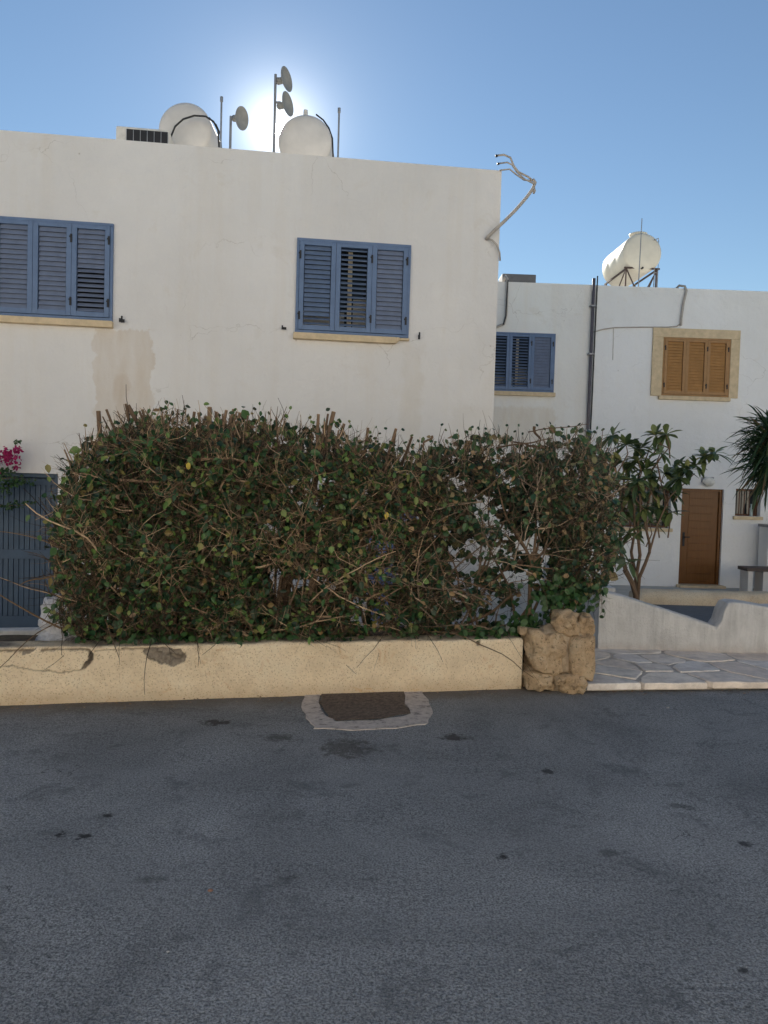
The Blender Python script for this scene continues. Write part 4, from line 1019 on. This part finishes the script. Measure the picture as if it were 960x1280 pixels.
def grow(TOP, BOT, s_range, nleaf, dens, leafmat, twigmat, ntwig, root, gapt, seed, sizes, dryfrac, front=-.06, back=-.98, culls=-.15, deep=.35, bare=lambda x_, y_, dt: 0, lightf=.55):
    leaves, dry = MB(), MB(); tw = MB()
    cnt = 0; tries = 0; s0, s1 = s_range; off = V((seed * 13.7, seed * 3.1, 0))
    while cnt < nleaf and tries < nleaf * 30:
        tries += 1
        s_ = rn.uniform(s0, s1); f_ = rn.random() ** 1.6 if rn.random() > deep else rn.uniform(.5, 1); n_ = front + (back - front) * f_; z_ = rn.uniform(.30, 2.25)
        p = NW.pt(s_, n_, z_)
        # rounded cross-section
        edge = min(1, (2.15 - z_) / .35) if z_ < 2.15 else 0
        if f_ < .12 and edge < .6: continue
        h_ = in_hedge(p, TOP, BOT)
        if not h_: continue
        x_, y_, dt, db = h_
        jag = 15 * noise.noise(p * 4 + off) + 12 * noise.noise(p * 13 + off) + 2
        if dt < jag or db < jag * .6 - 3: continue
        if rn.random() < bare(x_, y_, dt): continue
        g = gnoise(s_, n_, z_, off)
        if g < gapt(x_, y_): continue
        if noise.noise(p * 14 + off) < culls: continue
        d = (rv() + V((0, 0, -.15))).normalized(); nr = (rv() * .9 + NW.n * .8 + V((0, 0, .55))).normalized()
        L_ = rn.uniform(*sizes) * (1.35 if rn.random() < .08 else 1)
        if f_ > .5: L_ *= 1.45; d = (d - NW.n * d.dot(NW.n) * .7).normalized(); nr = (NW.n + rv() * .4).normalized()
        tgt = dry if rn.random() < dryfrac(x_, y_) else leaves
        if tgt is dry: tgt.leaf(p, d, nr, L_ * .8, L_ * rn.uniform(.25, .55), rn.uniform(.3, 1.2), rn.uniform(-.3, .5))
        else: tgt.leaf(p, d, nr, L_, L_ * rn.uniform(.62, .85), rn.uniform(.05, .4), rn.uniform(0, .35))
        cnt += 1
    # limbs wandering through the face of the hedge, each throwing side twigs
    limbs = []
    for k in range(int(ntwig / 26)):
        for _ in range(30):
            s_ = rn.uniform(s0, s1); n_ = front - .4 * rn.random() ** 1.6; z_ = rn.uniform(.3, 1.8); p = NW.pt(s_, n_, z_); h_ = in_hedge(p, TOP, BOT)
            if h_ and h_[2] > 30 and h_[3] > 0: break
        else: continue
        d = V((rn.uniform(-1, 1), 0, rn.uniform(-.1, .9))); d = (NW.u * d.x + V((0, 0, d.z))).normalized(); d.z = max(d.z, -.1)
        Lm = min(rn.uniform(.3, .95), (h_[2] - 15) / 165)
        pts, dd = twig(tw, p, d, Lm, rn.choice((.003, .0045, .0065, .009)), 9, rn.uniform(.5, 1.2), 0, 5); limbs += [(q, dd) for q in pts[2:]]
    for k in range(int(ntwig * lightf)):
        q, dd = rn.choice(limbs); h_ = in_hedge(q, TOP, BOT)
        if not h_ or h_[2] < 8 or h_[3] < 0: continue
        sq = (q - NW.p0).dot(NW.u); nq = (q - NW.p0).dot(NW.n)
        if gnoise(sq, nq, q.z, off) < gapt(h_[0], h_[1]) and rn.random() < .75: continue
        L_ = rn.uniform(.06, .26); pts, d2 = twig(tw, q, dd * .4 + rv() + NW.n * .25 + V((0, 0, .3)), L_, rn.uniform(.0013, .0034), 5, rn.uniform(.5, 1.3))
        if rn.random() < .6: twig(tw, pts[3], d2 + rv(), L_ * .6, .0013, 4, .9)
        if rn.random() < .5:
            for _ in range(2): leaves.leaf(pts[rn.randint(1, 5)], rv() - V((0, 0, .2)), NW.n + rv() * .8 + V((0, 0, .4)), rn.uniform(*sizes), rn.uniform(*sizes) * .75, .2, .15)
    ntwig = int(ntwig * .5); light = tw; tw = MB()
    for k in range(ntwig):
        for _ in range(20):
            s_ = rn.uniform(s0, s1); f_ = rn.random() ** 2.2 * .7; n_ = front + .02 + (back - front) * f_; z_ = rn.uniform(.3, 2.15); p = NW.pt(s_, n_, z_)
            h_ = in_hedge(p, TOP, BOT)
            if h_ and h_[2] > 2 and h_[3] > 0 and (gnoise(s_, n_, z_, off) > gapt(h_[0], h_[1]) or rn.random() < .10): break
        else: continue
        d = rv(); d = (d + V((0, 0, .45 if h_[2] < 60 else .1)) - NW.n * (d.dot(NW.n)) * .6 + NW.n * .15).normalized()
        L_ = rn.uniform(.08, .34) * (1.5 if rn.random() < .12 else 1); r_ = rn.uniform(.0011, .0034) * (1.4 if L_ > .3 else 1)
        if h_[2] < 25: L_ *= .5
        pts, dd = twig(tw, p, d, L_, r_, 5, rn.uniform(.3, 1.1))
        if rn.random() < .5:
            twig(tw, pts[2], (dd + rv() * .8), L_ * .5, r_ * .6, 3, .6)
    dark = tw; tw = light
    # shoots standing up out of the clipped top and out of the sides
    for k in range(int(ntwig * .13)):
        x_ = rn.uniform(TOP[0][0] + 4, TOP[-1][0] - 4); n_ = rn.uniform(-.85, -.1); y_ = interp(TOP, x_) + rn.uniform(4, 30)
        p = hp(x_, y_, n_); L_ = rn.uniform(.07, .21) * (1.3 if rn.random() < .1 else 1); pts, dd = twig(tw, p, V((rn.uniform(-.6, .6), rn.uniform(-.3, .3), 1)), L_, rn.choice((.0018, .0026, .004, .006)), 4, .3)
        if rn.random() < .35: leaves.leaf(pts[-1], rv(), NW.n + rv() * .6, rn.uniform(.025, .05), rn.uniform(.02, .035), .2, .1)
    leaves.build('foliage', leafmat, root, smooth=False)
    if dry.v: dry.build('dry_foliage', MAT_DRY, root)
    tw.merge(dark, 1); tw.build('twigs', [twigmat, MAT_SHADETWIG], root)  # deeper twigs take the bark darkened to imitate shade

sL0, sL1 = hs(60, 700)[0] - .1, hs(560, 700)[0]
sR0, sR1 = hs(495, 700)[0], hs(790, 700)[0] + .3
hl = thing('hedge', 'dense clipped hedge with thick cut stubs along its top, left behind the yellow wall', 'hedge', NW.pt((sL0 + sL1) / 2, -.6, .27))
def gapL(x_, y_):
    base = -.55 if x_ < 300 else -.34
    if x_ > 330: base = -.14
    if x_ > 390: base = -.07
    if x_ > 450: base = .05
    if x_ > 450 and y_ > 700: base = .12
    if y_ > 760: base -= .1
    return base
def dryL(x_, y_): 
    return .22 if (y_ < 560 or (x_ < 130 and y_ > 650)) else .07
grow(TOPL, BOTL, (sL0, sL1), 19000, 1, MAT_LEAF1, MAT_TWIG, 7000, hl, gapL, 1, (.028, .062), dryL, culls=-.4, bare=lambda x_, y_, dt: .72 if dt < 38 else (.62 if x_ < 165 and y_ > 660 else (.5 if x_ < 125 else (.5 if noise.noise(V((x_ * .013, y_ * .017, 3))) > .12 else .1))), lightf=1.0)
hr = thing('hedge', 'looser half withered shrub hedge with see-through gaps, on the right beside the stone pier', 'hedge', NW.pt((sR0 + sR1) / 2, -.6, .27))
def gapR(x_, y_):
    b = .06
    if y_ > 680: b = .36
    if x_ < 560: b = .05
    if x_ > 690 and y_ > 620: b = -.08
    return b
def dryR(x_, y_): return .17 if (y_ < 600 or x_ > 700) else .06
grow(TOPR, BOTR, (sR0, sR1), 7300, 1, MAT_LEAF2, MAT_TWIGG, 2900, hr, gapR, 2, (.028, .064), dryR, bare=lambda x_, y_, dt: .45 if dt < 30 else 0)

# woody stems rising from the soil, topped by cut stubs
def stem(mbs, cuts, base, tip, r0, r1, wob=.07, steps=9):
    pts = []
    for k in range(steps + 1):
        t_ = k / steps; q = base.lerp(tip, t_) + V((noise.noise(base * 7 + V((t_ * 2.4, 0, 0))), noise.noise(base * 5 + V((0, t_ * 2.4, 3))), 0)) * wob * 2 * math.sin(math.pi * t_) ; pts.append(q)
    rad = [(r0 + (r1 - r0) * k / steps) * (1 + .12 * noise.noise(pts[k] * 20)) for k in range(steps + 1)]
    mbs.tube(pts, rad, 9, cap=False)
    if cuts is not None:
        d = (pts[-1] - pts[-2]).normalized(); cuts.tube([pts[-1] - d * .004, pts[-1] + d * .003], [rad[-1] * .98, rad[-1] * .93], 9)
    return pts
st, cu = MB(), MB()
stubs = [(123, 514, .016, -7), (133, 512, .009, -25), (157, 505, .008, -12), (160, 507, .016, -38), (178, 512, .010, -20), (222, 512, .007, 0), (243, 515, .012, 8), (262, 509, .017, 0), (270, 515, .012, -5), (283, 513, .011, 12), (292, 512, .013, 18), (300, 516, .011, 20), (398, 518, .012, 0), (417, 515, .017, 16), (430, 530, .012, 20), (460, 535, .012, 8), (495, 536, .012, 18), (515, 546, .011, 20), (310, 520, .008, 14), (345, 522, .007, 0), (201, 520, .008, -15)]
for (xp, yp, r_, lean) in stubs:
    n_ = rn.uniform(-.55, -.22); tip = hp(xp, yp, n_); b = hp(xp - lean * 4.5 + rn.uniform(-12, 12), 800, -.55); b.z = .25
    pts = stem(st, cu, b, tip, r_ * 1.7, r_, .05)
    if rn.random() < .7:
        tp = tip + V((rn.uniform(-.1, .1), 0, rn.uniform(-.06, .0))); stem(st, cu, pts[6], tp, r_ * .8, r_ * .55, .02, 5)
# horizontal and slanting older limbs on the face of the hedge
for (a, b, c_, d_, r_) in ((150, 600, 205, 603, .011), (195, 612, 225, 630, .008), (223, 632, 300, 670, .0065), (205, 605, 300, 645, .0045), (318, 640, 345, 680, .009), (345, 680, 385, 715, .008), (385, 715, 410, 722, .006), (470, 755, 545, 705, .0055), (360, 672, 400, 648, .005), (120, 633, 132, 620, .014), (285, 548, 225, 590, .005), (410, 690, 430, 668, .006), (195, 690, 240, 760, .006), (240, 760, 275, 772, .006), (70, 640, 95, 610, .004)):
    p0, p1 = hp(a, b, -.05), hp(c_, d_, -.09); stem(st, cu, p0, p1, r_, r_ * .8, .03, 6)
for k in range(26):
    x_ = rn.uniform(90, 530); b = hp(x_, 800, rn.uniform(-.9, -.25)); b.z = .25; tip = hp(x_ + rn.uniform(-60, 60), rn.uniform(545, 680), rn.uniform(-.8, -.2)); stem(st, None, b, tip, rn.uniform(.008, .016), .005, .09)
q = hp(385, 785, -.25); q.z = .24; stem(st, None, q, hp(392, 700, -.3), .045, .02, .03)
st.merge(cu, 1); st.build('branches', [MAT_BARK, MAT_CUT], hl, smooth=True)
st, cu = MB(), MB()
b = hp(663, 800, -.3); b.z = .24
pts = stem(st, None, b, hp(666, 690, -.3), .026, .015, .03)
for (x_, y_) in ((640, 640), (700, 620), (690, 560), (620, 600), (735, 640)): stem(st, cu, pts[-2], hp(x_, y_, rn.uniform(-.5, -.2)), .012, .005, .05)
for (a, b_, c_, d_, r_) in ((625, 798, 700, 700, .016), (600, 798, 560, 690, .013), (655, 798, 600, 640, .014), (560, 798, 640, 700, .014), (540, 798, 650, 740, .018), (670, 798, 740, 690, .018), (650, 798, 760, 560, .014), (690, 780, 775, 600, .010), (575, 798, 660, 555, .012), (680, 560, 640, 552, .013), (620, 560, 690, 548, .009), (668, 533, 680, 560, .013), (600, 798, 520, 640, .01)):
    p0 = hp(a, b_, -.45); p0.z = .25 if b_ > 770 else p0.z; stem(st, cu, p0, hp(c_, d_, rn.uniform(-.6, -.15)), r_, r_ * .45, .06)
for (a, b_, c_, d_, r_) in ((700, 700, 745, 700, .006), (640, 705, 700, 712, .007), (620, 735, 668, 722, .005), (660, 540, 735, 530, .005), (560, 720, 620, 740, .006), (540, 545, 530, 562, .010)):
    stem(st, cu, hp(a, b_, -.12), hp(c_, d_, -.14), r_, r_ * .6, .04)
st.merge(cu, 1); st.build('branches', [MAT_BARK, MAT_CUT], hr, smooth=True)
# a few single yellow leaves and large bright ones, ivy round the stone and over the wall
yl = MB()
for (x_, y_) in ((235, 578), (282, 680), (484, 640)):
    p = hp(x_, y_, -.03); yl.leaf(p, V((rn.uniform(-.4, .4), 0, -1)), NW.n + rv() * .7, .045, .034, .35, .3)
yl.build('yellow_leaves', MAT_YELL, hl)
iv = MB()
for (cx_, cy_, sx_, sy_, cnt) in ((705, 745, 42, 28, 330), (660, 785, 26, 16, 170), (128, 803, 11, 9, 16), (505, 794, 14, 8, 26), (600, 790, 36, 12, 90), (335, 798, 120, 6, 90), (200, 796, 70, 5, 60)):
    for k in range(cnt):
        x_, y_ = rn.gauss(cx_, sx_ * .5), rn.gauss(cy_, sy_ * .5); p = hp(x_, y_, rn.uniform(-.34, -.02))
        iv.leaf(p, (rv() + V((0, 0, -.5))), (NW.n + rv() * .6 + V((0, 0, .3))), rn.uniform(.04, .065), rn.uniform(.035, .055), .15, .1)
iv.build('ivy', MAT_IVY, hr)

# loquat tree
Y0 = 8.75
def lp_(x_, y_, dy=0.0): return atY(x_, y_, Y0 + dy)
lb = lp_(795, 742); lb.z = Z0 - .34
tr = thing('loquat_tree', 'small loquat tree with long drooping leaves growing behind the grey wall', 'tree', lb)
tk = MB(); tips = []
trunk = [[(795, 742), (790, 728), (782, 712), (776, 690), (775, 660), (778, 625), (780, 600)],
         [(795, 742), (795, 722), (792, 706), (789, 690), (793, 668), (793, 640), (790, 610)],
         [(796, 742), (799, 722), (806, 706), (812, 690), (812, 680), (806, 655), (812, 620), (825, 595)],
         [(796, 742), (796, 716), (800, 694), (798, 675), (797, 660), (800, 630), (806, 600)],
         [(812, 690), (822, 655), (838, 620), (858, 602), (868, 592)],
         [(778, 640), (772, 600), (768, 575), (770, 560)], [(790, 620), (800, 590), (808, 572), (812, 560)], [(790, 620), (782, 590), (784, 572)], [(806, 600), (826, 572), (836, 560), (818, 552)],
         [(793, 660), (760, 690), (770, 712)]]
for ti, tt in enumerate(trunk):
    n_ = len(tt); pts = [lp_(a, b, noise.noise(V((a * .05, b * .03, ti))) * .35) for a, b in tt]
    if ti < 4: pts[0] = V((lb.x + rn.uniform(-.03, .03), lb.y + rn.uniform(-.03, .03), Z0 - .36))
    r0 = .030 if ti == 0 else (.024 if ti < 4 else .012)
    tk.tube(pts, [r0 * (1 - .6 * k / (n_ - 1)) for k in range(n_)], 8, cap=False)
lv = MB(); st = MB()
cent = [(766, 545, 14), (782, 555, 12), (800, 560, 14), (820, 545, 8), (832, 545, 12), (880, 572, 16), (893, 568, 12), (868, 580, 12), (810, 585, 16), (830, 592, 16), (848, 596, 14), (776, 580, 14), (795, 600, 16), (815, 612, 16), (835, 615, 12), (785, 620, 14), (805, 635, 14), (822, 635, 12), (770, 605, 12), (790, 645, 12), (810, 655, 10), (798, 575, 12), (844, 585, 12), (858, 588, 10), (786, 665, 8), (800, 610, 14), (780, 640, 14), (818, 600, 12), (826, 565, 8), (840, 640, 6), (784, 702, 5)]
for (x_, y_, cn) in cent:
    c = lp_(x_ + rn.uniform(-2, 2), y_ + rn.uniform(-2, 2), rn.uniform(-.45, .45)); ax_ = (V((0, 0, 1)) + rv() * .5).normalized()
    if x_ < 850: st.tube([c, c - ax_ * .12 + rv() * .02, c - V((0, 0, .3)) + rv() * .08], [.005, .007, .009], 5, cap=False)
    for k in range(int(cn * 1.5)):
        a = rn.uniform(0, 6.28); o = ax_.orthogonal().normalized(); b = ax_.cross(o); el = rn.uniform(-.5, .9)
        d = (o * math.cos(a) + b * math.sin(a)) * math.cos(el) + ax_ * math.sin(el)
        lv.leaf(c, d, ax_ + V((0, 0, .5)), rn.uniform(.14, .24), rn.uniform(.048, .075), rn.uniform(.1, .35), rn.uniform(.05, .6), 1)
lv.build('crown', MAT_LOQ, tr); tk.merge(st, 0); tk.build('trunk', MAT_BARK, tr, smooth=True)

# yucca at the right edge
yc = atY(968, 566, 13.2)
t = thing('yucca_palm', 'dark spiky yucca crown reaching in from the right edge by the small barred window', 'tree', (yc.x + .25, yc.y, GZ))
mb = MB(); pts = [V((yc.x + .25, yc.y, GZ)), V((yc.x + .3, yc.y, .3)), V((yc.x + .2, yc.y, 1.2)), V((yc.x + .05, yc.y, yc.z + .1))]; mb.tube(pts, [.16, .11, .09, .07], 12); mb.build('trunk', MAT_BARK, t, smooth=True)
mb = MB()
for k in range(900):
    a = rn.uniform(0, 6.28); el = rn.uniform(-1.25, 1.2); d = V((math.cos(a) * math.cos(el), math.sin(a) * math.cos(el), math.sin(el)))
    p = yc + V((rn.uniform(-.18, .25), rn.uniform(-.2, .2), rn.uniform(-.28, .5)))
    mb.leaf(p + d * .05, d, V((0, 0, 1)) + rv() * .3, rn.uniform(.48, .76), rn.uniform(.035, .055), .5, rn.uniform(.1, .5), 1)
mb.build('crown', MAT_PALM, t)

# bougainvillea trailing in from the left over the gate
bp = MAINF.pt(MAINF.hit(-45, 700, .25)[0], .25, GZ)
t = thing('bougainvillea', 'magenta bougainvillea sprig trailing over the top of the blue gate', 'climbing plant', bp)
BP = lambda a, b, n=.22: MAINF.pt(MAINF.hit(a, b, n)[0], n, MAINF.hit(a, b, n)[1])
mb = MB(); mb.tube([bp, BP(-45, 700), BP(-40, 620), BP(-25, 580), BP(0, 572), BP(14, 566)], [.02, .016, .012, .008, .005, .003], 7)
mb.tube([BP(-40, 620), BP(-10, 600), BP(15, 597), BP(35, 600)], [.008, .006, .004, .003], 6); mb.tube([BP(-40, 640), BP(-10, 632), BP(15, 632), BP(44, 631)], [.008, .005, .003, .002], 6); mb.build('stems', MAT_BARK, t)
fl = MB(); lf = MB()
for (cx_, cy_, sx_, sy_, cn, tgt) in ((10, 570, 10, 9, 130, fl), (21, 562, 4, 5, 30, fl), (20, 582, 3, 4, 14, fl), (-15, 578, 14, 12, 160, fl), (5, 590, 10, 6, 60, lf), (22, 552, 4, 2.5, 12, lf), (15, 602, 24, 5, 150, lf), (5, 612, 12, 8, 50, lf), (12, 633, 22, 3, 60, lf), (28, 628, 14, 2, 22, lf), (-30, 610, 18, 30, 200, lf)):
    for k in range(cn):
        p = BP(rn.gauss(cx_, sx_ * .55), rn.gauss(cy_, sy_ * .55), rn.uniform(.12, .34))
        tgt.leaf(p, rv(), rv() + MAINF.n * .8, rn.uniform(.03, .05), rn.uniform(.024, .036), .3, .1)
fl.build('flowers', MAT_FLOWER, t); lf.build('foliage', MAT_IVY, t)

def in_drain(p): x_, y_ = proj(p); return 376 < x_ < 545
# litter of dry leaves along the foot of the wall and path
mb = MB()
for k in range(150):
    s_ = rn.uniform(-.6, NWLEN + 2.6); n_ = .015 + abs(rn.gauss(0, .10))
    p = NW.pt(s_, n_, .004) if s_ < NWLEN + .3 else PF.pt(s_ - NWLEN - .2, .02 + abs(rn.gauss(0, .06)), .004)
    if in_drain(p): continue
    a = rn.uniform(0, 6.28); mb.leaf(p + V((0, 0, rn.uniform(.002, .008))), V((math.cos(a), math.sin(a), rn.uniform(-.05, .3))), V((rn.uniform(-.4, .4), rn.uniform(-.4, .4), 1)), rn.uniform(.012, .032), rn.uniform(.008, .018), .5, 0)
struct(mb.build('leaf_litter', MAT_DRY), 'stuff', 'thin scatter of small dry brown leaves along the foot of the yellow wall', 'leaf litter')

# rubbish bag behind the wall
q = hp(72, 772, -.62); mb = MB(); q = NW.pt(hs(72, 772, -.62)[0], -.62, .48)
mb.blob(q, (.13, .13, .20), .34, 2.2, 4, 34, 24); mb.blob(q + V((.05, 0, -.13)), (.16, .14, .09), .4, 2.4, 9, 30, 16); mb.tube([q + V((0, 0, .16)), q + V((.02, 0, .24)), q + V((.07, .01, .27))], [.03, .015, .04], 10)
tag(mb.build('plastic_bag', MAT_BAG, at=(q.x, q.y, .27), smooth=True), 'crumpled pale plastic bag slumped between the gate and the left end of the hedge', 'plastic bag')

# ------------------------------------------------------------------ sky, sun
sd = ray(349, 161).normalized()
EL = math.asin(sd.z); AZ = math.atan2(sd.x, sd.y)
w = bpy.data.worlds.new('World'); sc.world = w; w.use_nodes = True; nt = w.node_tree
bg = nt.nodes['Background']; sky = nt.nodes.new('ShaderNodeTexSky'); sky.sky_type = 'NISHITA'; sky.sun_disc = False
sky.sun_elevation = EL; sky.sun_rotation = AZ; sky.altitude = 0; sky.air_density = 1.2; sky.dust_density = .0; sky.ozone_density = 3.0
bg.inputs['Strength'].default_value = .053
nt.links.new(sky.outputs[0], bg.inputs[0])
# the sun's own disc and its bright aureole in the air
ge = nt.nodes.new('ShaderNodeTexCoord')
nrm = nt.nodes.new('ShaderNodeVectorMath'); nrm.operation = 'NORMALIZE'; nt.links.new(ge.outputs['Generated'], nrm.inputs[0])
dt = nt.nodes.new('ShaderNodeVectorMath'); dt.operation = 'DOT_PRODUCT'; nt.links.new(nrm.outputs[0], dt.inputs[0]); dt.inputs[1].default_value = sd
def mth(op, a, b=None):
    x = nt.nodes.new('ShaderNodeMath'); x.operation = op
    for i, q in enumerate((a, b)):
        if q is None: continue
        if isinstance(q, (int, float)): x.inputs[i].default_value = q
        else: nt.links.new(q, x.inputs[i])
    return x.outputs[0]
ang = mth('ARCCOSINE', mth('MINIMUM', dt.outputs['Value'], .9999999))
g1 = mth('MULTIPLY', mth('EXPONENT', mth('MULTIPLY', ang, -1 / .022)), 1.3)
g2 = mth('MULTIPLY', mth('EXPONENT', mth('MULTIPLY', ang, -1 / .10)), .13)
disc = mth('MULTIPLY', mth('LESS_THAN', ang, .006), 30)
bg2 = nt.nodes.new('ShaderNodeBackground'); bg2.inputs[0].default_value = (1, .97, .90, 1)
nt.links.new(mth('ADD', mth('ADD', g1, g2), disc), bg2.inputs[1])
ad = nt.nodes.new('ShaderNodeAddShader'); nt.links.new(bg.outputs[0], ad.inputs[0]); nt.links.new(bg2.outputs[0], ad.inputs[1])
nt.links.new(ad.outputs[0], nt.nodes['World Output'].inputs[0])
sl = bpy.data.lights.new('sun', 'SUN'); sl.energy = 5.0; sl.angle = R(.5); sl.color = (1, .93, .82)
so = bpy.data.objects.new('sun', sl); COL.objects.link(so); so.rotation_euler = sd.to_track_quat('Z', 'Y').to_euler(); so.location = (0, 0, 30)

sc.view_settings.view_transform = 'Standard'; sc.view_settings.look = 'None'; sc.view_settings.gamma = 1; sc.view_settings.exposure = 1.04
sc.render.engine = 'CYCLES'; sc.cycles.use_denoising = True; sc.cycles.max_bounces = 8; sc.cycles.diffuse_bounces = 4; sc.cycles.sample_clamp_indirect = 8
